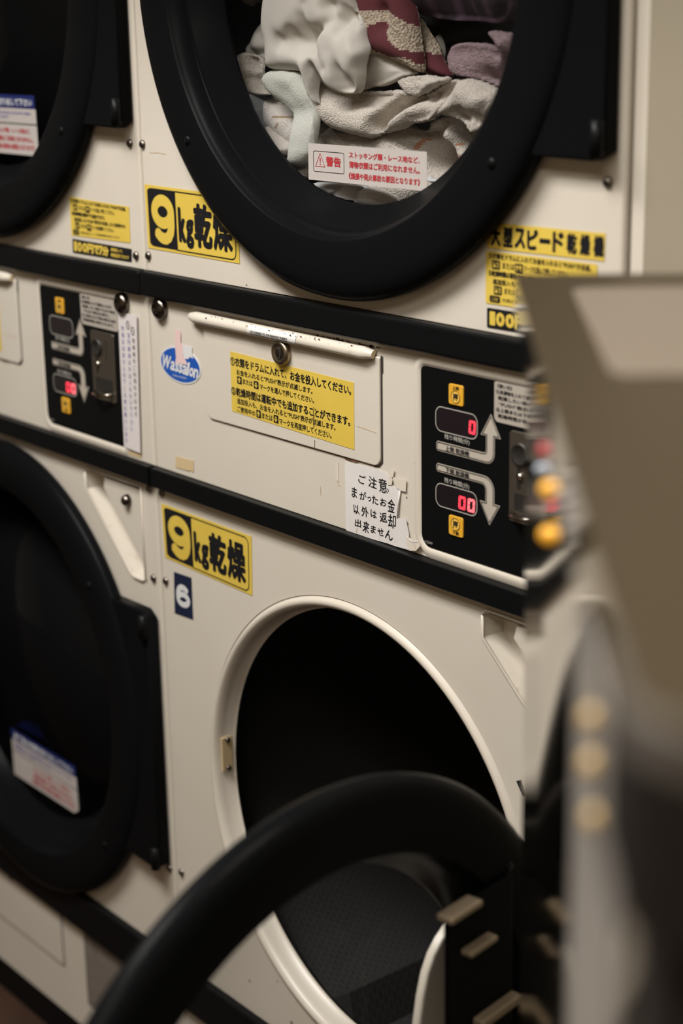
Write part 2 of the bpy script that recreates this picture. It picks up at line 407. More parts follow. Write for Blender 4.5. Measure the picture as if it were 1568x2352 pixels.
def how_to_sticker(parent, yb):
    mb = MB(); f = quad((.1599, -.3345), (.3637, -.3373), (.3628, -.4038), (.1592, -.3986))
    base_quad(mb, f, yb, 'yellow'); y = yb - E
    def T(body, x0, x1, z0, z1, slope, bold): mb.text(body, (x0, x1, z0, z1), y, 'ink', bold=bold, fn=lambda a, b: (a, b - slope * (a - 0.16) / 0.2), strikes=8)
    T('①衣類をドラムに入れて、お金を投入してください。', .1604, .3594, -.3490, -.3397, .0012, .00026)
    T('お金を入れると“PUSH”表示が点滅します。', .1706, .2987, -.3578, -.3517, .0012, .00012)
    T('または', .1812, .1982, -.3660, -.3606, .0006, .00012)
    T('マークを選んで押してください。', .2108, .3010, -.3674, -.3612, .0004, .00012)
    T('②乾燥時間は運転中でも追加することができます。', .1600, .3572, -.3807, -.3716, .0006, .00026)
    T('追加投入も、お金を入れると“PUSH”表示が点滅します。', .1697, .3342, -.3887, -.3825, .0010, .00012)
    T('ご使用中の', .1694, .2014, -.3973, -.3914, .0006, .00012)
    T('または', .2131, .2314, -.3973, -.3914, .0006, .00012)
    T('マークを再度押してください。', .2428, .3279, -.3985, -.3918, .0006, .00012)
    arrow_icon(mb, .1711, .1792, -.3672, -.3592, y, True); arrow_icon(mb, .2004, .2087, -.3678, -.3598, y, False)
    arrow_icon(mb, .2035, .2112, -.3980, -.3898, y, True); arrow_icon(mb, .2333, .2413, -.3985, -.3902, y, False)
    # scuffs worn through the print
    mb.stroke([(.3000, -.3715), (.3012, -.3735), (.2998, -.3765), (.3010, -.3800), (.2994, -.3835), (.3004, -.3885), (.2998, -.3925)], .0007, y - E, 'ink')
    return mb.build('instruction_sticker', parent)

def coin_sticker_text(mb, f, y, dark_tag):
    g = st(f)
    for body, s0, s1, t0, t1, bd in (('①衣類をドラムに入れてお金を入れると“PUSH”が点滅。', .03, .95, .03, .135, .00018),
                                     ('または', .16, .27, .185, .30, .0001), ('マークを選んで押してください。', .36, .76, .185, .30, .0001),
                                     ('②乾燥時間は運転中でも追加できます。', .03, .60, .36, .465, .0002),
                                     ('追加投入も“PUSH”表示が点滅したら使用中の', .07, .93, .51, .615, .00018),
                                     ('または', .18, .28, .665, .77, .0001), ('マークを再度押してください。', .37, .74, .665, .77, .0001),
                                     ('衣類の量によって乾燥時間が変わります。', .16, .84, .86, .93, .0)):
        mb.text(body, (s0, s1, -t1, -t0), y, 'ink', bold=bd, fn=g, strikes=4)
    for s0, t0, up in ((.06, .16, True), (.275, .17, False), (.08, .64, True), (.285, .65, False)):
        p = f(s0, t0 + .17); q = f(s0 + .075, t0)
        mb.flat([rrect(p[0], q[0], p[1], q[1], .001)], y, 'ink')
        mb.flat([rrect(p[0] + .0016, q[0] - .0016, p[1] + .0016, q[1] - .0016, .0005)], y - E, 'yellow')
        mb.text('↑' if up else '↓', (p[0] + .002, q[0] - .002, p[1] + .001, q[1] - .001), y - 2 * E, 'ink', bold=.0002, strikes=4)
    p = f(.04, .965); q = f(.14, .835)
    mb.flat([rrect(p[0], q[0], p[1], q[1], .0018)], y, 'ink')
    mb.text('ご注意', (p[0] + .0025, q[0] - .0025, p[1] + .0015, q[1] - .0015), y - E, 'yellow')
def price_sticker(f, parent, name='price_sticker'):
    mb = MB(); y = -.0006
    mb.prism(mp(f, rrect(0, 1, 0, 1, (.03, .03, .03, .03))), y, y + .0003, 'ink'); y -= E
    g = st(f)
    x = [('1', .035, .075), ('0', .095, .165), ('0', .185, .255), ('円', .27, .365), ('で', .375, .46), ('7', .47, .525), ('分', .53, .62)]
    for ch, a, b in x: mb.text(ch, (a, b, -.80, -.20), y, 'yellow', bold=.0009, fn=g, strikes=10)
    mb.text('硬貨投入で、', (.665, .86, -.42, -.16), y, 'yellow', bold=.00012, fn=g, strikes=4)
    mb.text('時間延長できます', (.665, .96, -.84, -.56), y, 'yellow', bold=.00012, fn=g, strikes=4)
    return mb.build(name, parent)

def red_warning_lines(mb, f, y, rows, bold):
    g = st(f)
    for body, s0, s1, t0, t1 in rows: mb.text(body, (s0, s1, -t1, -t0), y, 'red_ink', bold=bold, fn=g, strikes=6)

# ---------------------------------------------------------------- control panel (built once per stack)
def arrow_shape(up):
    if up:
        bar0, bar1 = -.3830, -.3737; x0, xs0, xs1 = .4797, .5453, .5562; hb, tip, hx0, hx1, hm = -.3579, -.3373, .5385, .5640, .5514
        pts = [(x0 + .002, bar0)] + [(xs1 - .010 + .010 * math.sin(a), bar0 + .010 - .010 * math.cos(a)) for a in [i * PI / 12 for i in range(7)]]
        pts += [(xs1, hb), (hx1, hb), (hm, tip), (hx0, hb), (xs0, hb)]
        pts += [(xs0 - .003 + .003 * math.cos(a), bar1 + .003 - .003 * math.sin(a)) for a in [i * PI / 8 for i in range(5)]]
        pts += [(x0 + .002, bar1), (x0, bar1 - .002), (x0, bar0 + .002)]
        return pts
    bar0, bar1 = -.4028, -.3947; x0, xs0, xs1 = .4797, .5450, .5562; hb, tip, hx0, hx1, hm = -.4186, -.4394, .5376, .5637, .5503
    pts = [(x0 + .002, bar1)] + [(xs1 - .013 + .013 * math.sin(a), bar1 - .013 + .013 * math.cos(a)) for a in [i * PI / 12 for i in range(7)]]
    pts += [(xs1, hb), (hx1, hb), (hm, tip), (hx0, hb), (xs0, hb)]
    pts += [(xs0 - .005 + .005 * math.cos(a), bar0 - .005 + .005 * math.sin(a)) for a in [i * PI / 8 for i in range(5)]]
    pts += [(x0 + .002, bar0), (x0, bar0 + .002), (x0, bar1 - .002)]
    return pts[::-1]
def seven_zero(mb, x0, x1, z0, z1, y, m):
    w = (x1 - x0) * .30; h = (z1 - z0)
    sl = lambda p: (p[0] + (p[1] - z0) / h * .0008, p[1])
    q = .0006
    t = w * .9
    for seg in ([(x0 + q, z1), (x1 - q, z1), (x1 - w, z1 - t), (x0 + w, z1 - t)], [(x0 + w, z0 + t), (x1 - w, z0 + t), (x1 - q, z0), (x0 + q, z0)],
                [(x0, z1 - q), (x0 + w, z1 - t - q), (x0 + w, z1 - h * .46), (x0, z1 - h * .49)], [(x0, z0 + q), (x0, z0 + h * .49), (x0 + w, z0 + h * .46), (x0 + w, z0 + t + q)],
                [(x1, z1 - q), (x1, z1 - h * .49), (x1 - w, z1 - h * .46), (x1 - w, z1 - t - q)], [(x1, z0 + q), (x1 - w, z0 + t + q), (x1 - w, z0 + h * .46), (x1, z0 + h * .49)]):
        mb.prism([sl(p) for p in seg], y - .0003, y, m)
def control_panel(parent, X, upper_on):
    mb = MB()
    outer = rrect(X + .4587, X + .6415, -.4785, -.3066, (.012, .006, .006, .006))
    mb.prism(outer, -.0008, .0, 'black_panel')
    y = -.0008 - E
    for up in (True, False):
        a = shift(arrow_shape(up), X)
        mb.flat([a], y, 'taupe'); b2 = inset(a if area2(a) > 0 else a[::-1], .0012)
        mb.stroke(b2, .0008, y - E, 'ink', True)
    mb.text('上側 乾燥機', (X + .4925, X + .5238, -.3809, -.3760), y - 2 * E, 'ink', bold=.0001, strikes=6)
    mb.text('下側 乾燥機', (X + .4925, X + .5238, -.4013, -.3966), y - 2 * E, 'ink', bold=.0001, strikes=6)
    mb.text('残り時間(分)', (X + .4908, X + .5240, -.3709, -.3656), y, 'taupe_line', bold=.00006, strikes=4)
    mb.text('残り時間(分)', (X + .4905, X + .5238, -.4122, -.4066), y, 'taupe_line', bold=.00006, strikes=4)
    mb.text('•12569', (X + .4625, X + .4740, -.4752, -.4727), y, 'taupe_line')
    p = mb.build('control_panel', parent, origin=(X + .55, 0, -.39))
    for nm, z0, z1, on in (('upper', -.3640, -.3413, upper_on), ('lower', -.4352, -.4133, True)):
        mb = MB(); r = rrect(X + .4792, X + .5342, z0, z1, .0075, 8)
        mb.flat([r], y, 'display'); mb.stroke(r, .0009, y - E, 'taupe_line', True)
        d = mb.build('timer_display', p)
        if on:
            mb = MB(); zc = (z0 + z1) / 2
            if nm == 'upper': seven_zero(mb, X + .5232, X + .5318, -.3596, -.3472, y - E, 'digit')
            else:
                seven_zero(mb, X + .5098, X + .5190, -.4322, -.4196, y - E, 'digit')
                seven_zero(mb, X + .5218, X + .5312, -.4322, -.4196, y - E, 'digit_bright')
            mb.build('digits', p)
    for z0, z1, up in ((-.3364, -.3176, True), (-.4590, -.4402, False)):
        mb = MB(); x0 = X + .4976; x1 = X + .5166; cx = (x0 + x1) / 2
        mb.prism(rrect(x0, x1, z0, z1, .0022), y - .0012, y, 'button', .0005)
        cz = z0 + .0075 if up else z1 - .0075
        mb.flat([circle(cx, cz, .0056, 32)], y - .0012 - E, 'button_hi'); mb.stroke(circle(cx, cz, .0056, 32), .0006, y - .0012 - 2 * E, 'ink', True)
        mb.text('押', (cx - .0031, cx + .0031, cz - .0032, cz + .0032), y - .0012 - 2 * E, 'ink', bold=.0003, strikes=6)
        tz = z1 - .0048 if up else z0 + .0014
        mb.text('上側' if up else '下側', (cx - .004, cx + .004, tz, tz + .0032), y - .0012 - E, 'ink', bold=.00015, strikes=4)
        mb.build('push_button', p)
    mb = MB(); mb.prism(rrect(X + .5560, X + .6380, -.3428, -.3070, (.005, .005, .005, .002)), y - .0006, y, 'instruction_plate'); yy = y - .0006 - E
    for i, (t, s0, s1) in enumerate((('《使い方》', .5600, .5780), ('①洗濯物を入れて硬貨を入れます', .5585, .6260), ('乾燥したい側の“PUSH”表示', .5610, .6330), ('“PUSH”表示を押す。', .5620, .6200), ('②上側または下側の表示が点灯', .5585, .6340), ('乾燥時間が表示されます。', .5610, .6290))):
        z = -.3122 - i * .0053
        mb.text(t, (X + s0, X + s1, z, z + .0036), yy, 'ink', bold=.00012, strikes=4)
    mb.build('instruction_plate', p)
    mb = MB(); mb.prism(rrect(X + .5760, X + .6270, -.4290, -.3470, .004), y - .0015, y, 'coin_metal', .0006)
    yy = y - .0015
    mb.lathe([(.0105, yy), (.0105, yy - .002), (.0085, yy - .003), (.0075, yy - .002), (0.0001, yy - .002)], X + .590, -.3665, 'coin_dark', 32)
    mb.prism(rrect(X + .6085, X + .6115, -.3800, -.3560, .0012), yy - E, yy, 'gap_dark')
    mb.prism(rrect(X + .586, X + .5905, -.398, -.379, .001), yy - E, yy, 'coin_dark')
    mb.lathe([(.0035, yy), (.003, yy - .0025), (.0001, yy - .0032)], X + .5905, -.3862, 'chrome', 20)
    mb.prism(rrect(X + .583, X + .620, -.4185, -.402, .002), yy - E, yy, 'coin_dark')
    pl = mb.build('coin_plate', p)
    mb = MB(); mb.tube([(X + .582, yy - .001, -.4205), (X + .585, yy - .006, -.4215), (X + .600, yy - .010, -.4212), (X + .616, yy - .006, -.4195), (X + .619, yy - .001, -.4190)], .0022, 'chrome'); mb.build('coin_tray', p)
    # raised sheet-metal lip round the panel
    mb = MB(); n = len(outer)
    prof = [(-.0002, .0008), (.0022, -.0016), (.0062, -.0019), (.011, .0002)]
    vs = []
    for d, yv in prof: vs += [(q[0], yv, q[1]) for q in inset(outer, -d)]
    fs = []
    for k in range(3): fs += [(k * n + i, (k + 1) * n + i, (k + 1) * n + (i + 1) % n, k * n + (i + 1) % n) for i in range(n)]
    mb.add(vs, fs, 'cream', True); mb.build('panel_lip', parent)

# ---------------------------------------------------------------- door
HX = .690
def make_door(parent, X, cz, gr, hinge_y, angle, pane, drop=0.0):
    hx = X + HX; cx = hx - .340; o = (hx, -.011, cz)
    mb = MB()
    prof = [(.3125, -.0045), (.3138, -.010), (.3115, -.017), (.3045, -.0215), (.295, -.023), (.2577, -.0237), (.2562, -.0230), (.2555, -.0198), (.2535, -.0182), (.2478, -.006), (.2445, .000), (gr, .020), (gr, .0240), (gr + .004, .0240), (.2470, .0022), (.2475, -.0045)]
    mb.lathe(prof, cx, cz, 'black_plastic', 144, closed=True, dz=[0] * 10 + [-drop * .5] + [-drop] * 3 + [-drop * .3, 0])
    pl = [(cx + .290 * math.cos(a), cz + .290 * math.sin(a)) for a in [math.radians(d) for d in range(35, -36, -5)]] + [(hx - .012, cz - .168), (hx + .002, cz - .160), (hx + .002, cz + .160), (hx - .010, cz + .168)]
    mb.prism(pl[::-1], -.0175, -.003, 'black_plastic', .003)
    for a in (-38, 142, -142, 38):
        r = .283; mb.lathe([(.0048, -.0234), (.0042, -.0246), (.0001, -.0252)], cx + r * math.cos(math.radians(a)), cz + r * math.sin(math.radians(a)), 'black_trim', 16)
    for dz in (-.150, .150):
        mb.tube([(hx - .004, -.019, cz + dz - .014), (hx - .004, -.019, cz + dz + .014)], .006, 'black_trim')
    d = mb.build('door', parent, origin=o)
    po = ORIGIN[parent.name]
    d.location = (hx - po.x, hinge_y - po.y, cz - po.z); d.rotation_euler = (0, 0, angle)
    mb = MB(); mb.lathe([(.0001, .0205), (gr + .001, .0205), (gr + .001, .0235), (.0001, .0235)], cx, cz - drop, pane, 96)
    mb.build('door_glass', d)
    return d, cx, cz

# ---------------------------------------------------------------- stacked dryer
Z_UP, Z_LO = .056, -.830
def sheet(mb, x0, x1, z0, z1, holes, m='cream', b=.004):
    outer = [(x0, z0), (x1, z0), (x1, z1), (x0, z1)]
    rings = []
    for k in range(5):
        t = k / 4 * PI / 2; d = b * (1 - math.sin(t)); rings.append(([(x0 + d, z0 + d * .3), (x1 - d, z0 + d * .3), (x1 - d, z1 - d * .3), (x0 + d, z1 - d * .3)], b * (1 - math.cos(t))))
    mb.flat([rings[0][0]] + holes, 0.0, m)
    rings.append((outer, .03))
    for (a, ya), (c, yb) in zip(rings, rings[1:]):
        mb.add([(p[0], ya, p[1]) for p in a] + [(p[0], yb, p[1]) for p in c], [(i, i + 4, (i + 1) % 4 + 4, (i + 1) % 4) for i in range(4)], m, False)
def screw(mb, x, z, r=.0048, m='screw_metal'):
    mb.lathe([(r * 1.02, 0), (r, -.0012), (r * .75, -.0030), (r * .3, -.0037), (.0001, -.0038)], x, z, m, 20)
    for a in (0.5, 0.5 + PI / 2):
        dx, dz = math.cos(a) * r * .5, math.sin(a) * r * .5
        mb.stroke([(x - dx, z - dz), (x + dx, z + dz)], r * .22, -.0040, 'ink')
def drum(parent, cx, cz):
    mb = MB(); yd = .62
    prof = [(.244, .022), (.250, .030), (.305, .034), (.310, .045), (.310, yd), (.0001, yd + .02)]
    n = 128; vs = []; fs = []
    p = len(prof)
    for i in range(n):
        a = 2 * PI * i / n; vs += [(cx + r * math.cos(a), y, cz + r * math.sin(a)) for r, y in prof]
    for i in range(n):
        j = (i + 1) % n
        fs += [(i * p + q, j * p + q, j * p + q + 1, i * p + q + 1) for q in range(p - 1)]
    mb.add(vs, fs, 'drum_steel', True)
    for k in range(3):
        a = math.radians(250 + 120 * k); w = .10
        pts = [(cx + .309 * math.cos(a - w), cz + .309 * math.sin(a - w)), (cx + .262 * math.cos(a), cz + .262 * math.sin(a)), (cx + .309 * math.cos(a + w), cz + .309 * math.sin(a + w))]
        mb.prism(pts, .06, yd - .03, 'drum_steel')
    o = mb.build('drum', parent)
    me = o.data; uv = me.uv_layers.new(name='UVMap')
    for poly in me.polygons:
        angs = []
        for li in poly.loop_indices:
            v = me.vertices[me.loops[li].vertex_index].co + ORIGIN[o.name]
            angs.append(math.atan2(v.z - cz, v.x - cx))
        if max(angs) - min(angs) > PI: angs = [a + 2 * PI if a < 0 else a for a in angs]
        for li, a in zip(poly.loop_indices, angs):
            v = me.vertices[me.loops[li].vertex_index].co + ORIGIN[o.name]
            r = math.hypot(v.z - cz, v.x - cx)
            uv.data[li].uv = (a * .31, v.y if r > .2 else r)
    return o

def make_stack(X, label, open_lower):
    t = root('stacked_dryer', label, 'dryer', (X + .35, 0, FLOOR), 'stacked coin dryers in the row')
    cu, cl = X + .35, X + .35
    mb = MB(); x0, x1 = X + .001, X + .699
    # carcass: open-fronted steel shell
    for a in ((x0, x0 + .003, .03, .80, FLOOR + .06, .385), (x1 - .003, x1, .03, .80, FLOOR + .06, .385), (x0, x1, .797, .80, FLOOR + .06, .385), (x0, x1, .03, .80, .382, .385), (x0, x1, .03, .80, -.40, -.397)): mb.box(*a, 'cream')
    mb.build('body', t)
    mb = MB(); sheet(mb, x0, x1, -.2660, .385, [circle(cu, Z_UP, .262, 96)]); s_up = mb.build('upper_front', t)
    mb = MB(); fx = [(X + .1105, -.3085), (X + .4040, -.3085)]
    sheet(mb, x0, x1, -.4900, -.2935, []); s_mid = mb.build('middle_front', t)
    # lower front with the door opening and the grip recess
    rec = [(X + .5475, -.5205), (X + .6680, -.5205), (X + .6685, -.6340), (X + .6620, -.6370), (X + .6420, -.6365), (X + .6360, -.6330), (X + .5425, -.5480), (X + .5420, -.5260)]
    mb = MB(); sheet(mb, x0, x1, -1.1262, -.5118, [circle(cl, Z_LO + .003, .2625, 96), rec]); s_lo = mb.build('lower_front', t)
    mb = MB(); n = len(rec); back = inset(rec if area2(rec) > 0 else rec[::-1], .003); rc = rec if area2(rec) > 0 else rec[::-1]
    mb.add([(p[0], 0, p[1]) for p in rc] + [(p[0], .022, p[1]) for p in back], [(i, (i + 1) % n, (i + 1) % n + n, i + n) for i in range(n)], 'old_cream')
    mb.flat([back], .022, 'old_cream')
    for k in range(3):            # rolled edge
        pass
    lip = [(p[0], -.0012, p[1]) for p in rc + rc[:1]]
    mb.tube([Vector(q) for q in lip], .0014, 'cream_gloss', 8)
    tri = [(X + .5835, -.5262), (X + .6630, -.5262), (X + .6640, -.6160), (X + .5795, -.5395)]
    mb.prism(tri, .001, .021, 'cream', .0015)
    mb.stroke([(X + .549, -.5228), (X + .665, -.5228)], .0016, .0004, 'rust')
    gr_ = mb.build('grip_recess', t)
    mb = MB(); mb.lathe([(.0075, .001), (.0072, -.002), (.0055, -.006), (.0025, -.008), (.0001, -.0084)], X + .6354, -.5435, 'dark_chrome', 24); mb.build('grip_bolt', gr_)
    # rolled rim round the opening
    for c_z, zz in ((Z_UP, 'u'), (Z_LO + .003, 'l')):
        if zz == 'u' or not open_lower:
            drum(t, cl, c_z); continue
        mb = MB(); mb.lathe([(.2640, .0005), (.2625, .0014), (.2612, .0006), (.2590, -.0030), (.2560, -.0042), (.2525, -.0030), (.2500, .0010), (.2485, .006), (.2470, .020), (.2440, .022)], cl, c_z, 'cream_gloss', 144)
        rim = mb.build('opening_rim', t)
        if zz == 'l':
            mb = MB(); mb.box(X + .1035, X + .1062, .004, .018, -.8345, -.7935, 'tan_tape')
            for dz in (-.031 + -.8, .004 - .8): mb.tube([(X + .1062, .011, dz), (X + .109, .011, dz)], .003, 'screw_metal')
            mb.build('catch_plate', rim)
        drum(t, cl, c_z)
    # black trim strips
    mb = MB(); mb.box(x0, x1, -.010, .002, -.2937, -.2655, 'black_trim'); mb.build('trim_strip', t, bevel=.004)
    mb = MB(); mb.box(X + .003, X + .697, -.010, .002, -.5118, -.4895, 'black_trim'); mb.box(X + .002, X + .698, -.006, .002, -.5135, -.5105, 'black_trim'); mb.build('trim_strip', t, bevel=.003)
    mb = MB(); mb.box(x0, x1, -.010, .002, -1.1810, -1.1257, 'black_trim'); mb.build('trim_strip', t, bevel=.003)
    # lint panel at the foot, black plinth
    mb = MB(); sheet(mb, x0, x1, -1.3455, -1.1805, []); mb.build('foot_front', t)
    mb = MB(); mb.prism(rrect(X + .06, X + .4008, -1.268, -1.183, .003), -.0016, .0, 'cream', .0008)
    mb.box(X + .4008, X + .4022, -.0012, .0, -1.268, -1.183, 'gap_dark'); mb.stroke([(X + .06, -1.2688), (X + .402, -1.2688)], .0010, -.0010, 'gap_dark'); mb.build('lint_flap', t)
    if not open_lower:
        mb = MB(); mb.prism([(X + .461, -1.3005), (X + .610, -1.3005), (X + .610, -1.1866), (X + .461, -1.1866)], -.0006, .0, 'grey_label'); mb.build('foot_label', t)
    mb = MB(); mb.box(x0 + .002, x1 - .002, .004, .78, FLOOR, -1.3455, 'black_trim'); mb.build('plinth', t)
    # screws, each its own part
    for x, z in ((.0068, -.1288), (.6815, -.1290), (.0078, -.2490), (.6826, -.2512), (.0120, -.5190), (.6853, -.5192), (.0112, -.6252), (.6851, -.6282), (.0148, -.9980), (.6885, -1.0030), (.2600, -1.1875)):
        mb = MB(); screw(mb, X + x, z); mb.build('screw', t)
    for x in (.0293, .6510):
        mb = MB(); mb.lathe([(.0118, 0), (.0124, -.003), (.0118, -.0065), (.0075, -.0095), (.0035, -.0105), (.003, -.0085), (.0001, -.0085)], X + x, -.3046 if x < .3 else -.3078, 'dark_chrome', 32); mb.build('panel_knob', t)
    # coin-box flap
    mb = MB(); fl = rrect(X + .1112, X + .4012, -.4142, -.3075, (.010, .010, .002, .002))
    mb.prism(fl, -.0022, .0, 'cream', .0012)
    ol = inset(fl, -.0007)
    mb.stroke([p for p in ol if p[0] < X + .39 or p[1] < -.40], .0007, -.0006, 'gap_dark') if False else None
    mb.stroke([(X + .1105, -.3135), (X + .1105, -.4045), (X + .1125, -.4105), (X + .1185, -.4145), (X + .2, -.4150), (X + .3930, -.4150)], .0008, -.0007, 'rust')
    mb.stroke([(X + .1106, -.4045), (X + .1125, -.4105), (X + .1185, -.4146)], .0012, -.0008, 'gap_dark')
    mb.stroke([(X + .3900, -.4150), (X + .3975, -.4140), (X + .4022, -.4090), (X + .4026, -.3350), (X + .4030, -.3060)], .0017, -.0008, 'gap_dark')
    mb.stroke([(X + .4034, -.3060), (X + .4034, -.3220)], .0030, -.0009, 'gap_dark')
    mb.stroke([(X + .3005, -.4052), (X + .2998, -.4140)], .0008, -.0025, 'rust')
    mb.stroke([(X + .345, -.4149), (X + .352, -.4158), (X + .362, -.4158), (X + .366, -.4150)], .0022, -.0009, 'rust')
    mb.stroke([(X + .366, -.3795), (X + .378, -.3800), (X + .396, -.3812)], .0006, -.00245, 'tan_tape')
    flap = mb.build('coin_box_flap', t)
    mb = MB(); nx = 24     # rolled finger lip
    prof = [(-.3000, -.0005), (-.2992, -.0035), (-.2998, -.0080), (-.3030, -.0110), (-.3070, -.0118), (-.3105, -.0095), (-.3112, -.0070)]
    vs = []; xs = [X + .0905 + (.3960 - .0905) * i / nx for i in range(nx + 1)]
    for i, x in enumerate(xs):
        e = min(1, min(i, nx - i) / 1.0) * .35 + .65 if i in (0, nx) else 1
        for z, y in prof: vs.append((x, y * (e if e < 1 else 1), -.306 + (z + .306) * (e if e < 1 else 1)))
    p = len(prof)
    mb.add(vs, [(i * p + q, i * p + q + 1, (i + 1) * p + q + 1, (i + 1) * p + q) for i in range(nx) for q in range(p - 1)], 'old_cream', True)
    mb.add([vs[q] for q in range(p)], [tuple(range(p))[::-1]], 'old_cream'); mb.add([vs[nx * p + q] for q in range(p)], [tuple(range(p))], 'tan_tape')
    fl_lip = mb.build('finger_lip', flap)
    mb = MB(); mb.lathe([(.0128, -.002), (.0135, -.0055), (.0120, -.0088), (.0092, -.0098), (.0080, -.0086), (.0001, -.0086)], X + .2525, -.3228, 'lock_brass', 40)
    mb.prism(circle(X + .2522, -.3228, .0048, 20, .0062), -.0095, -.008, 'gap_dark'); mb.prism(circle(X + .2520, -.3226, .0026, 16, .0040), -.0102, -.009, 'screw_metal')
    mb.build('lock', flap)
    control_panel(t, X, open_lower)
    # doors
    du, cx, cz = make_door(t, X, Z_UP, .2125, -.011, 0.0, 'pane' if open_lower else 'dark_pane', .0145)
    dl, cx2, cz2 = make_door(t, X, Z_LO - .004, .2200 if not open_lower else .236, -.011 if not open_lower else -.030, math.radians(100.3) if open_lower else 0.0, 'pane' if open_lower else 'dark_pane')
    return t, flap, fl_lip, du, dl

centre, flap_c, lip_c, door_uc, door_lc = make_stack(0.0, 'middle dryer stack, laundry behind its upper door, lower round door wide open', True)
left, flap_l, lip_l, door_ul, door_ll = make_stack(-.70, 'left dryer stack with both black doors shut, at the left edge', False)
lab(door_uc, 'closed black door with white laundry behind its glass'); lab(door_lc, 'black round door swung wide open')
lab(door_ul, 'upper black door cut by the left edge'); lab(door_ll, 'lower black door cut by the left edge')

# ---- writing and stickers on the middle stack
capacity_sticker(quad((.0062, -.1712), (.1795, -.1735), (.1795, -.2412), (.0080, -.2404)), 'capacity_sticker', centre)
capacity_sticker(quad((.0090, -.5320), (.1839, -.5323), (.1818, -.5997), (.0118, -.5962)), 'capacity_sticker', centre)
how_to_sticker(flap_c, -.0026)
mb = MB(); f = quad((.0288, -.6096), (.0644, -.6082), (.0642, -.6585), (.0265, -.6605)); base_quad(mb, f, -.0006, 'navy')
fat_nine(mb, f, .12, .90, .245, .775, .0068, -.0006 - E, 'logo_white', True); mb.build('number_sticker', centre)
mb = MB(); f = quad((.5444, -.1707), (.6801, -.1691), (.6795, -.1913), (.5446, -.1929)); base_quad(mb, f, -.0006, 'yellow')
for i, ch in enumerate('大型スピード乾燥機'):
    a = .025 + i * .109; mb.text(ch, (a + (.02 if ch in '大型乾燥機' else .012), a + .094, -.84, -.14 if ch != 'ー' else -.44) if ch != 'ー' else (a + .01, a + .09, -.56, -.44), -.0006 - E, 'ink', bold=.00085, fn=st(f), strikes=10)
mb.build('title_sticker', centre)
mb = MB(); f = quad((.5435, -.1950), (.6722, -.1945), (.6726, -.2398), (.5433, -.2402)); mb.prism(mp(f, rrect(0, 1, 0, 1, .02)), -.0006, -.0003, 'yellow'); coin_sticker_text(mb, f, -.0006 - E, True); mb.build('coin_sticker', centre)
price_sticker(quad((.5450, -.2440), (.6740, -.2430), (.6745, -.2600), (.5451, -.2613)), centre)
# oval maker's badge with torn tape over it
mb = MB(); ov = circle(.0612, -.3636, .0400, 48, .0205)
def badge(u, v): return (u, v - .10 * (u - .0612))
mb.prism([(.0612 + .0400 * math.cos(a), -.3636 + .0205 * math.sin(a)) for a in [2 * PI * i / 48 for i in range(48)]], -.0006, -.0002, 'logo_white')
mb.flat([[(.0612 + .0378 * math.cos(a), -.3636 + .0185 * math.sin(a)) for a in [2 * PI * i / 48 for i in range(48)]]], -.0006 - E, 'logo_blue')
xx = .0265
for ch, w_, z1 in (('W', .0155, -.3575), ('a', .0075, -.3622), ('s', .0062, -.3622), ('s', .0062, -.3622), ('a', .0075, -.3622), ('l', .0030, -.3575), ('o', .0072, -.3622), ('n', .0078, -.3622)):
    mb.text(ch, (xx, xx + w_, -.3720, z1), -.0006 - 2 * E, 'logo_white', bold=.00055, shear=.32, fn=lambda a, b: (a, b - .05 * (a - .0612)), strikes=8); xx += w_ + .0012
mb.text('COIN LAUNDRY', (.046, .074, -.3778, -.3756), -.0006 - 2 * E, 'logo_white')
mb.build('badge_sticker', centre)
mb = MB()
mb.prism([(.0546, -.3290), (.0560, -.3250), (.0640, -.3246), (.0655, -.3290), (.0648, -.3385), (.0690, -.3400), (.0680, -.3520), (.0735, -.3575), (.0760, -.3612), (.0640, -.3618), (.0520, -.3625), (.0545, -.3560), (.0535, -.3440)], -.0012, -.0009, 'pink_tape')
mb.prism([(.0655, -.3400), (.0860, -.3402), (.0868, -.3530), (.0820, -.3515), (.0780, -.3545), (.0700, -.3550)], -.0011, -.0008, 'logo_white')
tag(mb.build('torn_tape'), 'torn pinkish white tape stuck over the blue oval sticker', 'tape')
mb = MB(); mb.prism([(.0444, -.4694), (.0790, -.4684), (.0785, -.4800), (.0765, -.4825), (.0730, -.4805), (.0690, -.4822), (.0425, -.4828)][::-1], -.0007, -.0003, 'tan_tape')
tag(mb.build('tape_patch'), 'small tan tape patch on the middle stack below the blue oval', 'tape', )
mb = MB(); mb.prism([(-.0587, -.4813), (-.0268, -.4791), (-.0284, -.4855), (-.0575, -.4857)][::-1], -.0007, -.0003, 'tan_tape')
tag(mb.build('tape_patch'), 'narrow tan tape patch under the tall paper strip', 'tape')
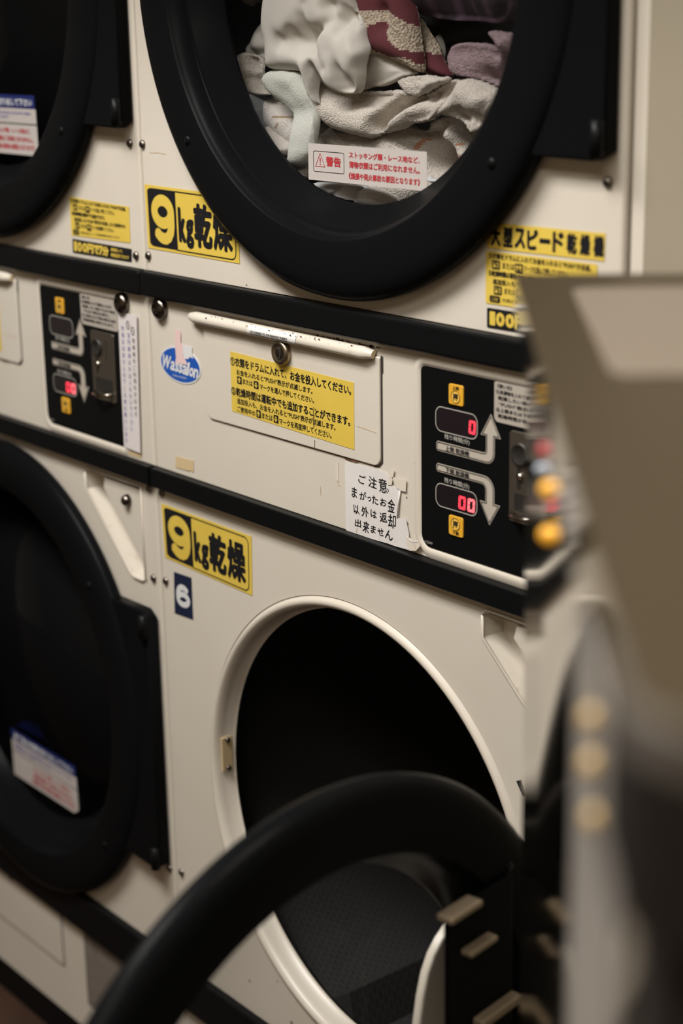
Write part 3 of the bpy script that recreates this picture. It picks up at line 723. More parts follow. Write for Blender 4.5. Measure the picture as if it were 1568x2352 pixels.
# silver label on the finger lip
mb = MB(); n = 6; prof = [(-.3000, -.0092), (-.3030, -.0114), (-.3070, -.0122), (-.3105, -.0099), (-.3112, -.0080)]
xs = [(.2020 + i * (.2830 - .2020) / 8) for i in range(9)]; vs = []
for i, x in enumerate(xs):
    for z, y in prof: vs.append((x + (z + .3112) * .3, y - .0001, z))
mb.add(vs, [(i * 5 + q, i * 5 + q + 1, (i + 1) * 5 + q + 1, (i + 1) * 5 + q) for i in range(8) for q in range(4)], 'silver_label', True)
def lipmap(a, b):
    return (a, b)
for body, z0, z1, x0_ in (('ACCORDING TO THE MANUFACTURER’S', -.3068, -.3048, .2105), ('RECOMMENDED PRECAUTIONS', -.3098, -.3078, .2095)):
    pts, tris = glyphs(body); lo = pts.min(0); hi = pts.max(0); q = (pts - lo) / (hi - lo)
    ya, yb = (-.0125, -.0119) if z0 > -.308 else (-.0106, -.0122)
    for k in range(2): mb.add([(x0_ + u * .062 + k * .00025, (ya + (yb - ya) * v if True else 0) - .0006, z0 + v * (z1 - z0)) for u, v in q], tris, 'ink')
mb.build('silver_label', lip_c)
# rust specks along the top of the lip
# warning label on the upper glass
mb = MB(); f = quad((.2719, -.1172), (.4446, -.1176), (.4449, -.1526), (.2713, -.1522)); yb = .0200
base_quad(mb, f, yb, 'label_white'); y = yb - E; g = st(f)
bx = rrect(.048, .318, .20, .755, (.022, .022, .022, .022)); mb.stroke(mp(f, bx), .0005, y, 'ink', True)
mb.stroke(mp(f, [(.108, .255), (.066, .615), (.150, .615)]), .0006, y, 'red_ink', True)
mb.text('!', (.104, .112, -.57, -.37), y, 'red_ink', bold=.0002, fn=g, strikes=6)
mb.text('警告', (.163, .290, -.585, -.335), y, 'red_ink', bold=.00035, fn=g, strikes=8)
red_warning_lines(mb, f, y, (('ストッキング類・レース地など、', .365, .945, .150, .315), ('薄物衣類はご利用になれません。', .365, .945, .405, .580), ('《焼損や発火事故の原因となります》', .360, .945, .705, .875)), .00022)
mb.build('warning_label', door_uc)
mb = MB(); mb.lathe([(.2115, .0262), (.2120, .030), (.2080, .034), (.2000, .033), (.1985, .0290), (.2040, .0262)], .35, Z_UP - .0145, 'rubber_sheen', 40, math.radians(160), math.radians(186), closed=True)  # grey arc modelled in the shape of the sheen on the gasket
lab(mb.build('gasket_sheen', door_uc), 'grey arc for the sheen on the rubber edge at the left of the glass')

# ---- writing on the left stack
mb = MB(); f = quad((-.1565, -.1957), (-.0274, -.1982), (-.0286, -.2381), (-.1568, -.2401)); base_quad(mb, f, -.0006, 'yellow'); coin_sticker_text(mb, f, -.0006 - E, True); mb.build('coin_sticker', left)
price_sticker(quad((-.1553, -.2440), (-.0265, -.2447), (-.0279, -.2594), (-.1563, -.2604)), left)
mb = MB(); f = quad((-.5401, -.3345), (-.3363, -.3373), (-.3372, -.4038), (-.5408, -.3986)); f2 = quad((-.5401, -.3345), (-.3463, -.3373), (-.3472, -.4038), (-.5408, -.3986)); base_quad(mb, f2, -.0026, 'yellow'); mb.build('instruction_sticker', flap_l)
def glass_labels(door, X, z0, blur_rows, k):
    mb = MB(); y0 = .0200
    x1 = X + .4385
    # blue heading, white lines, red warning
    f = quad((X + .262, z0), (x1, z0), (x1 + .0005, z0 - .0155), (X + .262, z0 - .0155)); base_quad(mb, f, y0, 'blue_label')
    mb.text('終了後は衣類を取り出して下さい', (.05, .965, -.80, -.28), y0 - E, 'logo_white', bold=.0004, fn=st(f), strikes=6)
    f = quad((X + .262, z0 - .0160), (x1 + .0018, z0 - .0160), (x1 + .0020, z0 - .0335), (X + .262, z0 - .0335)); base_quad(mb, f, y0, 'label_white')
    mb.text('洗濯物を入れたまま長時間そのままにされますと他の', (.04, .93, -.42, -.22), y0 - E, 'blue_ink', bold=.00015, fn=st(f), strikes=4)
    mb.text('お客様のご迷惑となります', (.04, .62, -.72, -.52), y0 - E, 'blue_ink', bold=.00015, fn=st(f), strikes=4)
    g = [(X + .262, z0 - .0352), (x1 + .0022, z0 - .0352), (x1 + .0024, z0 - .0635), (x1 - .0090, z0 - .0712), (X + .262, z0 - .0712)]
    mb.prism(g[::-1], y0, y0 + .0003, 'label_white')
    f = quad(g[0], g[1], (x1 + .0024, z0 - .0712), g[4])
    red_warning_lines(mb, f, y0 - E, (('ストッキング類・レース地など、', .33, .91, .13, .29), ('薄物衣類はご利用になれません。', .33, .94, .40, .57), ('《焼損や発火事故の原因となります》', .30, .95, .66, .84)), .0003)
    return mb.build('glass_label', door)
gu = glass_labels(door_ul, -.70, -.0845, None, 0)
gl = glass_labels(door_ll, -.708, -.9620, None, 0)

# ---- paper notes
NOTE = [('ご',0.3724,-0.4318,0.0112,0.0094),('注',0.3885,-0.4317,0.0130,0.0114),('意',0.4038,-0.4319,0.0128,0.0146),('、',0.4113,-0.4347,0.0029,0.0026),('ま',0.3603,-0.4474,0.0083,0.0109),('が',0.3735,-0.4481,0.0112,0.0081),('っ',0.3831,-0.4494,0.0056,0.0047),('た',0.3916,-0.4487,0.0090,0.0087),('お',0.4040,-0.4484,0.0099,0.0080),('金',0.4158,-0.4493,0.0108,0.0139),('以',0.3629,-0.4641,0.0093,0.0099),('外',0.3762,-0.4637,0.0112,0.0109),('は',0.3893,-0.4632,0.0096,0.0081),('返',0.4038,-0.4635,0.0114,0.0101),('却',0.4166,-0.4647,0.0118,0.0147),('出',0.3652,-0.4776,0.0098,0.0082),('来',0.3774,-0.4790,0.0097,0.0123),('ま',0.3885,-0.4789,0.0076,0.0081),('せ',0.3995,-0.4792,0.0095,0.0078),('ん',0.4119,-0.4794,0.0119,0.0101),('.',0.4217,-0.4841,0.0016,0.0013)]
nr = root('paper_note', 'white handwritten paper note taped below the flap, left of the control panel', 'note', (.385, -.001, -.455))
mb = MB(); yb = -.0012
pp = [(.3460, -.4218), (.3470, -.4195), (.3560, -.4186), (.3767, -.4176), (.4085, -.4178), (.4128, -.4215), (.4170, -.4290), (.4287, -.4315), (.4262, -.4460), (.4244, -.4600), (.4235, -.4700), (.4211, -.4887), (.4100, -.4885), (.3873, -.4893), (.3629, -.4892), (.3462, -.4893)]
mb.prism(pp[::-1], yb, yb + .0004, 'paper')
rs = random.Random(3)
for ch, x, z, w_, h_ in NOTE:
    r = rs.uniform(-.16, .16); sk = rs.uniform(-.1, .15)
    fn = lambda a, b, x=x, z=z, r=r, sk=sk: (x + (a - x) * math.cos(r) - (b - z) * math.sin(r) + sk * (b - z), z + (a - x) * math.sin(r) + (b - z) * math.cos(r))
    mb.text(ch, (x - w_ * .47, x + w_ * .47, z - h_ * .47, z + h_ * .47), yb - E, 'ink', bold=.00016, fn=fn, strikes=6)
mb.stroke([(.3640, -.4825), (.3632, -.4850), (.3622, -.4880)], .0009, yb - E, 'tan_tape'); mb.stroke([(.3968, -.4830), (.3980, -.4850), (.3998, -.4872)], .0006, yb - E, 'tan_tape')
mb.build('paper', nr, bevel=.0)
mb = MB(); mb.tube([(.4287, -.0013, -.4320), (.4266, -.0020, -.4450), (.4248, -.0013, -.4600)], .0009, 'paper', 8); mb.build('curled_edge', nr)
for i, q in enumerate(([(.4144, -.4141), (.4212, -.4128), (.4171, -.4286), (.4112, -.4298)], [(.4172, -.4207), (.4384, -.4192), (.4373, -.4311), (.4300, -.4316), (.4238, -.4300)], [(.4235, -.4600), (.4370, -.4573), (.4416, -.4721), (.4405, -.4876), (.4215, -.4884)], [(.3300, -.4260), (.3345, -.4225), (.3350, -.4420), (.3300, -.4405)])):
    mb = MB(); mb.prism(q[::-1] if area2(q) < 0 else q, -.0018 if i < 3 else -.0005, -.0015 if i < 3 else -.0002, 'paper' if i == 2 else 'clear_tape'); mb.build('tape_piece', nr)
mb = MB()
pts = [(.4415, -.4735), (.4480, -.4760), (.4560, -.4740), (.4600, -.4790), (.4540, -.4850), (.4440, -.4870), (.4405, -.4800)]
mb.prism(pts[::-1], -.0042, -.0036, 'clear_tape'); mb.stroke([(.4440, -.4765), (.4500, -.4770), (.4570, -.4752)], .0012, -.0045, 'logo_white'); mb.stroke([(.4520, -.4780), (.4550, -.4850)], .0005, -.0045, 'tan_tape'); mb.build('loose_tape', nr)

sr = root('paper_strip', 'tall narrow white paper strip with handwriting beside the left control panel', 'note', (-.043, -.001, -.40))
mb = MB(); yb = -.0030
mb.prism([(-.0610, -.4775), (-.0265, -.4790), (-.0195, -.3180), (-.0590, -.3190)], yb, yb + .0005, 'paper_strip')
for x, z in ((-.0385, -.3316), (-.0290, -.3370)):
    mb.stroke(circle(x, z, .0031, 20, .0045), .0011, yb - E, 'ink', True); mb.stroke([(x - .0006, z + .0015), (x + .0003, z - .0015)], .0009, yb - E, 'ink')
cols = ((-.0280, -.3445, '乾燥機をご利用の方は必ず'), (-.0378, -.3400, '百円硬貨以外は入れないで下さい'), (-.0500, -.3330, '釣銭は出ませんのでご注意お願いします'))
for ci, (x, z, body) in enumerate(cols):
    for i, ch in enumerate(body):
        zz = z - i * .0078; xx2 = x - .006 * (i * .0078 / .16)
        if zz < -.470: break
        mb.text(ch, (xx2 - .0026, xx2 + .0026, zz - .0062, zz - .0008), yb - E, 'blue_ink' if ci else 'coin_metal')
mb.build('paper', sr)

# ---- wear on the middle stack: rust specks along the finger lip, nicks and scratches in the paint
mb = MB(); rr = random.Random(8)
for i in range(60):
    x = .285 + .115 * rr.random() ** .7; z = -.2985 - .0016 * rr.random(); q = .0004 + .0012 * rr.random() ** 3
    mb.flat([[(x + q * 1.6 * math.cos(a) * (1 + .3 * rr.random()), z + q * math.sin(a)) for a in [k * PI / 3 for k in range(6)]]], -.0004, 'rust')
for i in range(40):
    x = .13 + .26 * rr.random(); t = rr.random(); q = .0003 + .0007 * rr.random() ** 3
    mb.flat([[(x + q * 1.8 * math.cos(a), -.2994 - .0030 * t + q * math.sin(a)) for a in [k * PI / 3 for k in range(6)]]], -.0086 - .0030 * t, 'rust')
sp = mb.build('rust_speck', centre); sp['kind'] = 'stuff'
for x, z, q in ((.437, -.4370, .0009), (.4665, -.3880, .0006), (.449, -.4010, .0006), (.512, -.6370, .0010), (.150, -1.085, .0016), (.23, -1.102, .0022), (.205, -1.06, .0011), (.19, -.262, .001), (.4385, -.4625, .0008), (.105, -.318, .0006), (.2, -.2655, .0008)):
    mb = MB(); mb.flat([[(x + q * math.cos(a), z + q * math.sin(a)) for a in [k * PI / 3 for k in range(6)]]], -.0004, 'gap_dark'); mb.build('paint_chip', centre)
for l in ([(.02, -.137), (.035, -.1362), (.05, -.137)], [(.33, -.433), (.334, -.445), (.337, -.4455)], [(.305, -.452), (.3055, -.462)]):
    mb = MB(); mb.stroke(l, .0006, -.0004, 'tan_tape'); mb.build('paint_scratch', centre)
mb = MB(); mb.prism([(.5872, -.6760), (.5930, -.6728), (.5985, -.6860), (.5955, -.6880)], -.0006, -.0002, 'ink'); mb.build('corner_sticker', centre)

# ---- the open door's hinge side
R100 = math.radians(100.3)
mb = MB(); hx = HX; oz = Z_LO - .004
def dbox(s0, s1, y0, y1, z0, z1, m): mb.box(hx - s1, hx - s0, y0, y1, z0, z1, m)
dbox(.118, .205, -.0290, -.0240, -.800, -.664, 'black_plastic')
dbox(.174, .214, -.0400, -.0240, -.6650, -.6590, 'bracket_metal')
dbox(.152, .188, -.0390, -.0240, -.7055, -.7000, 'bracket_metal')
dbox(.118, .172, -.0390, -.0240, -.7770, -.7690, 'bracket_metal')
hb = mb.build('hinge_bracket', door_lc, origin=(hx, -.011, oz), bevel=.002)
hb.location = (0, 0, 0)

# cream patch shaped as the rim and panel refracted by the open door glass
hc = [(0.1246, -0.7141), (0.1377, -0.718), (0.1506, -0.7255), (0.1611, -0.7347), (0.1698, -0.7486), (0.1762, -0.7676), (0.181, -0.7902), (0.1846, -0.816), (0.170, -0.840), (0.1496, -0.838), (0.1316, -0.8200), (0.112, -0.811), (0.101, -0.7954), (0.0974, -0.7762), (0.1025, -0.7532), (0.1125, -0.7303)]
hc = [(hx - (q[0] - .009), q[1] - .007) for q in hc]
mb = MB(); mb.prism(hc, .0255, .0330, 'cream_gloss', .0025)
cv = mb.build('refraction_patch', door_lc, origin=(hx, -.011, oz)); cv.location = (0, 0, 0)
lab(cv, 'cream patch for the refracted rim and panel in the open door glass')

# ---------------------------------------------------------------- laundry behind the upper glass
G={}
G['shirt']=dict(ymid=0.047,ht=0.024,poly=[(0.1879,0.0383),(0.1834,0.0013),(0.1817,-0.0147),(0.1837,-0.0309),(0.1868,-0.0428),(0.1874,-0.0514),(0.2267,-0.051),(0.2401,-0.0524),(0.2437,-0.0635),(0.2498,-0.0772),(0.2601,-0.0849),(0.2543,-0.0739),(0.2575,-0.059),(0.2632,-0.0453),(0.2724,-0.0546),(0.2807,-0.066),(0.2908,-0.071),(0.3026,-0.0718),(0.321,-0.0698),(0.3279,-0.0559),(0.3288,-0.0445),(0.3359,-0.0306),(0.3293,-0.0201),(0.3262,-0.0063),(0.3145,0.0096),(0.3082,0.0339)],creases=[([(0.2175,-0.0198),(0.2317,-0.0246),(0.2495,-0.0235),(0.2602,-0.0199)],0.01,0.016),([(0.2601,-0.023),(0.277,-0.0333),(0.2843,-0.0456)],0.008,0.01),([(0.2887,0.0095),(0.2951,-0.0007),(0.305,-0.0059)],0.008,0.012),([(0.275,0.0076),(0.2603,-0.0178)],0.01,0.03),([(0.3098,-0.015),(0.3157,-0.0412),(0.3233,-0.0655)],0.008,0.03),([(0.2331,0.0062),(0.2249,-0.0177)],-0.006,0.03),([(0.3409,-0.0151),(0.3338,-0.0411),(0.3349,-0.0653)],-0.007,0.03),([(0.2138,-0.0421),(0.2618,-0.0458)],0.004,0.02),([(0.2791,0.0005),(0.2841,-0.0271)],-0.008,0.035),([(0.2443,0.0214),(0.2418,0.004),(0.2324,-0.0105)],0.007,0.012),([(0.2545,0.012),(0.2501,-0.0095)],0.006,0.01),([(0.3202,0.003),(0.3328,-0.0151),(0.3342,-0.0271)],0.007,0.01),([(0.2941,-0.0332),(0.3035,-0.0557),(0.3083,-0.0658)],0.006,0.012),([(0.2847,-0.0077),(0.2742,-0.0148),(0.2688,-0.023)],0.007,0.01),([(0.2989,0.0113),(0.3152,0.0011)],0.006,0.01)],pat=[])
G['shirt_body']=dict(ymid=0.068,ht=0.018,poly=[(0.2986,-0.0302),(0.3178,-0.0301),(0.3348,-0.0354),(0.35,-0.0407),(0.3797,-0.0499),(0.3731,-0.0542),(0.3598,-0.0554),(0.3497,-0.0588),(0.3292,-0.0651),(0.3119,-0.0654),(0.2977,-0.0695),(0.2834,-0.072),(0.2653,-0.0724),(0.2398,-0.0639),(0.2309,-0.0505),(0.2663,-0.0391)],creases=[([(0.3024,-0.0667),(0.3341,-0.049),(0.3645,-0.0444)],0.006,0.03)],pat=[])
G['sleeve']=dict(ymid=0.075,ht=0.018,poly=[(0.1488,0.0013),(0.1362,-0.0019),(0.1283,-0.0073),(0.1242,-0.0117),(0.1177,-0.0228),(0.1088,-0.0256),(0.1111,-0.0374),(0.1164,-0.0475),(0.1262,-0.0482),(0.1504,-0.0455),(0.1541,-0.0262),(0.1542,-0.0042)],creases=[([(0.1281,-0.0337),(0.1439,-0.0336),(0.165,-0.0319)],0.003,0.006),([(0.1279,-0.037),(0.1457,-0.0369),(0.1657,-0.0352)],0.003,0.006),([(0.1528,-0.0095),(0.1582,-0.0149)],0.006,0.02)],pat=[])
G['mint']=dict(ymid=0.046,ht=0.02,poly=[(0.1878,-0.0494),(0.1802,-0.0531),(0.177,-0.0602),(0.1831,-0.071),(0.2012,-0.0826),(0.2228,-0.0907),(0.2224,-0.1005),(0.2183,-0.1202),(0.2183,-0.1334),(0.2151,-0.1445),(0.2352,-0.1446),(0.2482,-0.1319),(0.2504,-0.1199),(0.2545,-0.1047),(0.2551,-0.0887),(0.2486,-0.0729),(0.2366,-0.0593),(0.228,-0.0511),(0.2063,-0.049)],creases=[([(0.2199,-0.0762),(0.2483,-0.0861),(0.2694,-0.0866)],0.005,0.03),([(0.2408,-0.0938),(0.2388,-0.1207)],0.004,0.02)],pat=[])
G['crumple']=dict(ymid=0.05,ht=0.018,poly=[(0.116,-0.0445),(0.1175,-0.0378),(0.125,-0.0345),(0.1339,-0.0328),(0.1471,-0.0377),(0.1547,-0.0475),(0.1576,-0.0651),(0.1682,-0.0731),(0.185,-0.0772),(0.1776,-0.0746),(0.1585,-0.0763),(0.1393,-0.0745),(0.128,-0.0678),(0.1198,-0.0568)],creases=[([(0.1469,-0.0417),(0.158,-0.0493),(0.1631,-0.0612)],0.012,0.01),([(0.1422,-0.0384),(0.1518,-0.0395),(0.1638,-0.047),(0.1687,-0.0622)],0.009,0.007),([(0.1441,-0.0571),(0.1629,-0.0645),(0.1758,-0.0708)],0.008,0.008),([(0.1419,-0.0616),(0.1607,-0.069)],0.006,0.006),([(0.1531,-0.034),(0.1585,-0.0405)],0.008,0.008)],pat=[])
G['marked']=dict(ymid=0.062,ht=0.016,poly=[(0.1509,-0.0777),(0.1727,-0.0791),(0.1874,-0.0859),(0.2057,-0.0909),(0.2083,-0.1182),(0.1968,-0.1276),(0.1785,-0.1183),(0.1598,-0.1112),(0.1489,-0.0992)],creases=[([(0.1759,-0.0868),(0.2017,-0.0937)],0.004,0.02)],pat=[('brown',[(0.1751,-0.0962),(0.2171,-0.0949),(0.2136,-0.1004),(0.2104,-0.1066),(0.2027,-0.1154),(0.2009,-0.113),(0.2065,-0.1034),(0.2075,-0.0975),(0.1754,-0.0987)]),('brown',[(0.1837,-0.1026),(0.1855,-0.1041),(0.1815,-0.1093),(0.1791,-0.1077)])])
G['terrylow']=dict(ymid=0.052,ht=0.018,poly=[(0.159,-0.1085),(0.1648,-0.1066),(0.1732,-0.1096),(0.199,-0.1219),(0.2114,-0.1252),(0.208,-0.1282),(0.1983,-0.136),(0.1909,-0.135),(0.1763,-0.1257)],creases=[([(0.1845,-0.108),(0.2082,-0.1192),(0.2245,-0.125)],0.006,0.012)],pat=[])
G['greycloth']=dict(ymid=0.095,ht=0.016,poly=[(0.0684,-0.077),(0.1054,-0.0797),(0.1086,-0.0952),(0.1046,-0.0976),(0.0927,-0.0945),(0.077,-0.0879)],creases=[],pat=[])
G['underlabel']=dict(ymid=0.052,ht=0.018,poly=[(0.1982,-0.1386),(0.2096,-0.1319),(0.233,-0.1429),(0.2325,-0.1561),(0.2252,-0.1565),(0.209,-0.1486)],creases=[([(0.2238,-0.1414),(0.242,-0.1416)],0.004,0.012)],pat=[])
G['bigtowel']=dict(ymid=0.066,ht=0.024,poly=[(0.2366,-0.0429),(0.2308,-0.058),(0.2273,-0.0796),(0.2351,-0.0869),(0.2454,-0.0985),(0.2575,-0.1067),(0.2732,-0.1094),(0.2903,-0.1114),(0.3156,-0.1141),(0.3133,-0.1141),(0.3395,-0.1065),(0.3616,-0.1035),(0.3725,-0.0978),(0.3979,-0.0948),(0.4141,-0.0869),(0.422,-0.0783),(0.4377,-0.0635),(0.4431,-0.0573),(0.4345,-0.0553),(0.4267,-0.0575),(0.4109,-0.063),(0.3883,-0.0713),(0.3686,-0.0728),(0.362,-0.0665),(0.3315,-0.0687),(0.2966,-0.0705),(0.2606,-0.0679),(0.2333,-0.0549)],creases=[([(0.3846,-0.0691),(0.3645,-0.0801),(0.3441,-0.0898),(0.3298,-0.1011)],0.016,0.009),([(0.3943,-0.0741),(0.3941,-0.0899),(0.3908,-0.0963)],0.007,0.02),([(0.2672,-0.0485),(0.2711,-0.0631),(0.2862,-0.0754),(0.3364,-0.0721)],0.01,0.03),([(0.4072,-0.0717),(0.4404,-0.0638),(0.4527,-0.0565)],0.008,0.012)],pat=[])
G['flap']=dict(ymid=0.062,ht=0.014,poly=[(0.3575,-0.0574),(0.3799,-0.0539),(0.4026,-0.0526),(0.4217,-0.0552),(0.4311,-0.053),(0.4334,-0.0573),(0.4154,-0.0627),(0.3928,-0.071),(0.3732,-0.0722),(0.3616,-0.0637)],creases=[([(0.4039,-0.0678),(0.4262,-0.0601),(0.4418,-0.0548)],-0.006,0.012),([(0.3779,-0.0588),(0.4007,-0.0605)],0.004,0.03)],pat=[])
G['righttowel']=dict(ymid=0.064,ht=0.028,poly=[(0.4414,-0.0628),(0.4475,-0.0546),(0.4628,-0.0559),(0.4912,-0.0644),(0.4899,-0.0775),(0.4781,-0.0879),(0.4646,-0.1058),(0.4554,-0.0979),(0.4399,-0.0907),(0.4242,-0.0886),(0.4163,-0.0883),(0.4258,-0.0781)],creases=[([(0.4534,-0.0837),(0.4716,-0.0751),(0.4865,-0.0588)],0.008,0.03),([(0.4456,-0.087),(0.4656,-0.0894),(0.4823,-0.102)],0.006,0.01)],pat=[])
G['striped']=dict(ymid=0.083,ht=0.014,poly=[(0.2083,-0.1116),(0.2141,-0.1015),(0.2363,-0.1095),(0.261,-0.1108),(0.3109,-0.1063),(0.3523,-0.0993),(0.3556,-0.1025),(0.369,-0.1063),(0.379,-0.0962),(0.4002,-0.0897),(0.4209,-0.0927),(0.4445,-0.1076),(0.4399,-0.1173),(0.4289,-0.1273),(0.405,-0.1479),(0.3786,-0.167),(0.3549,-0.1808),(0.3096,-0.1784),(0.2557,-0.1531),(0.1804,-0.1375),(0.1771,-0.1252)],creases=[([(0.3634,-0.1011),(0.38,-0.1059),(0.3996,-0.0972)],0.012,0.012),([(0.4221,-0.0996),(0.4378,-0.1021),(0.4518,-0.1079)],0.01,0.01),([(0.4268,-0.1099),(0.4362,-0.1085)],0.018,0.012),([(0.3865,-0.1266),(0.4028,-0.1269),(0.4012,-0.1313),(0.3831,-0.1322)],0.022,0.016),([(0.3666,-0.1232),(0.3898,-0.1211)],0.006,0.02),([(0.3864,-0.1342),(0.3995,-0.1421),(0.4141,-0.1456)],0.008,0.02),([(0.4378,-0.1105),(0.4441,-0.1197)],0.008,0.01)],pat=[('orange',[(0.3573,-0.1236),(0.3599,-0.1181),(0.3667,-0.1129),(0.3783,-0.1114),(0.37,-0.1149),(0.3641,-0.1201),(0.3624,-0.1234)]),('orange',[(0.3939,-0.1214),(0.4028,-0.1186),(0.4125,-0.1195),(0.4133,-0.1221),(0.4044,-0.1226),(0.3963,-0.1235)]),('orange',[(0.3995,-0.1303),(0.4028,-0.1312),(0.4036,-0.1387),(0.4157,-0.1444),(0.4141,-0.1467),(0.4011,-0.142),(0.3971,-0.1369)]),('orange',[(0.4205,-0.1237),(0.4379,-0.1273),(0.4347,-0.1291),(0.4197,-0.1261)]),('orange',[(0.4141,-0.1168),(0.4221,-0.1141),(0.43,-0.1145),(0.4221,-0.1159)])])
G['cottonball']=dict(ymid=0.055,ht=0.01,poly=[(0.4051,-0.1448),(0.41,-0.143),(0.4148,-0.1453),(0.4244,-0.1448),(0.434,-0.1463),(0.4324,-0.1486),(0.4228,-0.1486),(0.4116,-0.1503)],creases=[],pat=[])
G['whitecloth']=dict(ymid=0.04,ht=0.014,poly=[(0.2532,-0.1573),(0.2762,-0.1559),(0.3266,-0.1582),(0.3429,-0.174),(0.3271,-0.1751),(0.3034,-0.1708),(0.2776,-0.1672),(0.2654,-0.162)],creases=[([(0.2831,-0.1602),(0.2971,-0.1561),(0.3209,-0.1589)],0.01,0.01),([(0.3156,-0.1656),(0.329,-0.1689),(0.3472,-0.1718)],0.014,0.01),([(0.3073,-0.1576),(0.3208,-0.1631)],0.008,0.012),([(0.3209,-0.1578),(0.3407,-0.167)],0.007,0.012)],pat=[])
G['whitecloth2']=dict(ymid=0.05,ht=0.014,poly=[(0.3145,-0.1595),(0.3338,-0.1595),(0.3174,-0.1584),(0.3522,-0.1618),(0.3724,-0.1709),(0.3485,-0.1753),(0.3134,-0.1783)],creases=[([(0.3257,-0.1594),(0.3602,-0.166)],0.006,0.014)],pat=[])
G['maroon']=dict(ymid=0.068,ht=0.018,poly=[(0.2855,0.0306),(0.2892,0.0111),(0.299,0.0018),(0.3054,-0.0116),(0.315,-0.0259),(0.3147,-0.0382),(0.3297,-0.0355),(0.3516,-0.0407),(0.3797,-0.0499),(0.3895,-0.0521),(0.3887,-0.0383),(0.3833,-0.0123),(0.3801,0.0001),(0.3785,0.0043),(0.3706,0.0292)],creases=[([(0.3469,0.0049),(0.3501,-0.0067)],0.005,0.01)],pat=[('maroon',[(0.303,0.0277),(0.3882,0.0257),(0.3944,0.0073),(0.3944,0.0017),(0.3919,-0.006),(0.3854,-0.0106),(0.3781,-0.0069),(0.3684,-0.0006),(0.3552,0.0042),(0.3385,0.0055),(0.3266,0.0046),(0.3094,0.0049),(0.3009,0.0151)]),('maroon',[(0.3229,-0.0107),(0.3467,-0.0043),(0.3525,-0.0129),(0.3615,-0.0245),(0.373,-0.0297),(0.3876,-0.0333),(0.396,-0.0322),(0.394,-0.04),(0.3883,-0.0447),(0.3827,-0.039),(0.3745,-0.0359),(0.3646,-0.0381),(0.3445,-0.0361),(0.3276,-0.0298)])])
G['maroonflap']=dict(ymid=0.084,ht=0.014,poly=[(0.362,0.0022),(0.3783,-0.0157),(0.3928,-0.0283),(0.3943,-0.0366),(0.4103,-0.0532),(0.4087,-0.0558),(0.3991,-0.0563),(0.3699,-0.0527),(0.3651,-0.0283)],creases=[],pat=[('maroon',[(0.381,-0.0312),(0.3891,-0.0343),(0.4051,-0.0373),(0.4241,-0.0527),(0.4194,-0.0569),(0.3792,-0.0554)])])
G['whiteedge']=dict(ymid=0.11,ht=0.008,poly=[(0.3608,-0.0167),(0.3641,-0.0172),(0.3698,-0.0268),(0.3714,-0.0353),(0.3682,-0.0428),(0.3657,-0.0396),(0.3641,-0.0289)],creases=[],pat=[])
G['lilac']=dict(ymid=0.068,ht=0.026,poly=[(0.4285,-0.0319),(0.4316,-0.0268),(0.4354,-0.0246),(0.4523,-0.0243),(0.4704,-0.0253),(0.4808,-0.0268),(0.4882,-0.0307),(0.4852,-0.0218),(0.48,-0.0178),(0.4774,-0.0134),(0.4865,-0.0144),(0.5083,-0.017),(0.5086,-0.0356),(0.493,-0.0655),(0.4736,-0.0599),(0.4555,-0.0551),(0.4308,-0.0534),(0.4261,-0.0381)],creases=[([(0.4459,-0.0374),(0.4597,-0.0393),(0.4673,-0.0473),(0.4718,-0.0522)],0.01,0.02),([(0.5055,-0.0273),(0.4983,-0.0371),(0.4999,-0.0469)],0.008,0.03),([(0.501,-0.0166),(0.5055,-0.0273)],-0.005,0.02),([(0.4897,-0.051),(0.5072,-0.0468)],0.008,0.03)],pat=[])
G['plaid']=dict(ymid=0.088,ht=0.03,poly=[(0.3211,0.0357),(0.3477,0.014),(0.3575,0.0054),(0.3739,-0.0021),(0.4059,-0.0061),(0.4447,-0.007),(0.4851,-0.0108),(0.496,0.0308)],creases=[([(0.3973,0.003),(0.4441,0.0064),(0.4889,0.0028)],0.008,0.03),([(0.421,0.0188),(0.4288,-0.0035)],0.006,0.03)],pat=[])
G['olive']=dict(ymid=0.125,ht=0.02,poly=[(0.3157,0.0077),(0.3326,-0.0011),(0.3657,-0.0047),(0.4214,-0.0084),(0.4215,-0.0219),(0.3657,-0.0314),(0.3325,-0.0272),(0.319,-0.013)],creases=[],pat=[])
G['redtop']=dict(ymid=0.085,ht=0.012,poly=[(0.0776,0.0357),(0.0845,0.0165),(0.0902,0.0131),(0.1001,0.0118),(0.1052,0.0162),(0.1198,0.0154),(0.1295,0.0168),(0.1323,0.0344)],creases=[],pat=[('maroon',[(0.1148,0.0359),(0.1166,0.0149),(0.1463,0.0144),(0.1473,0.0351)])])

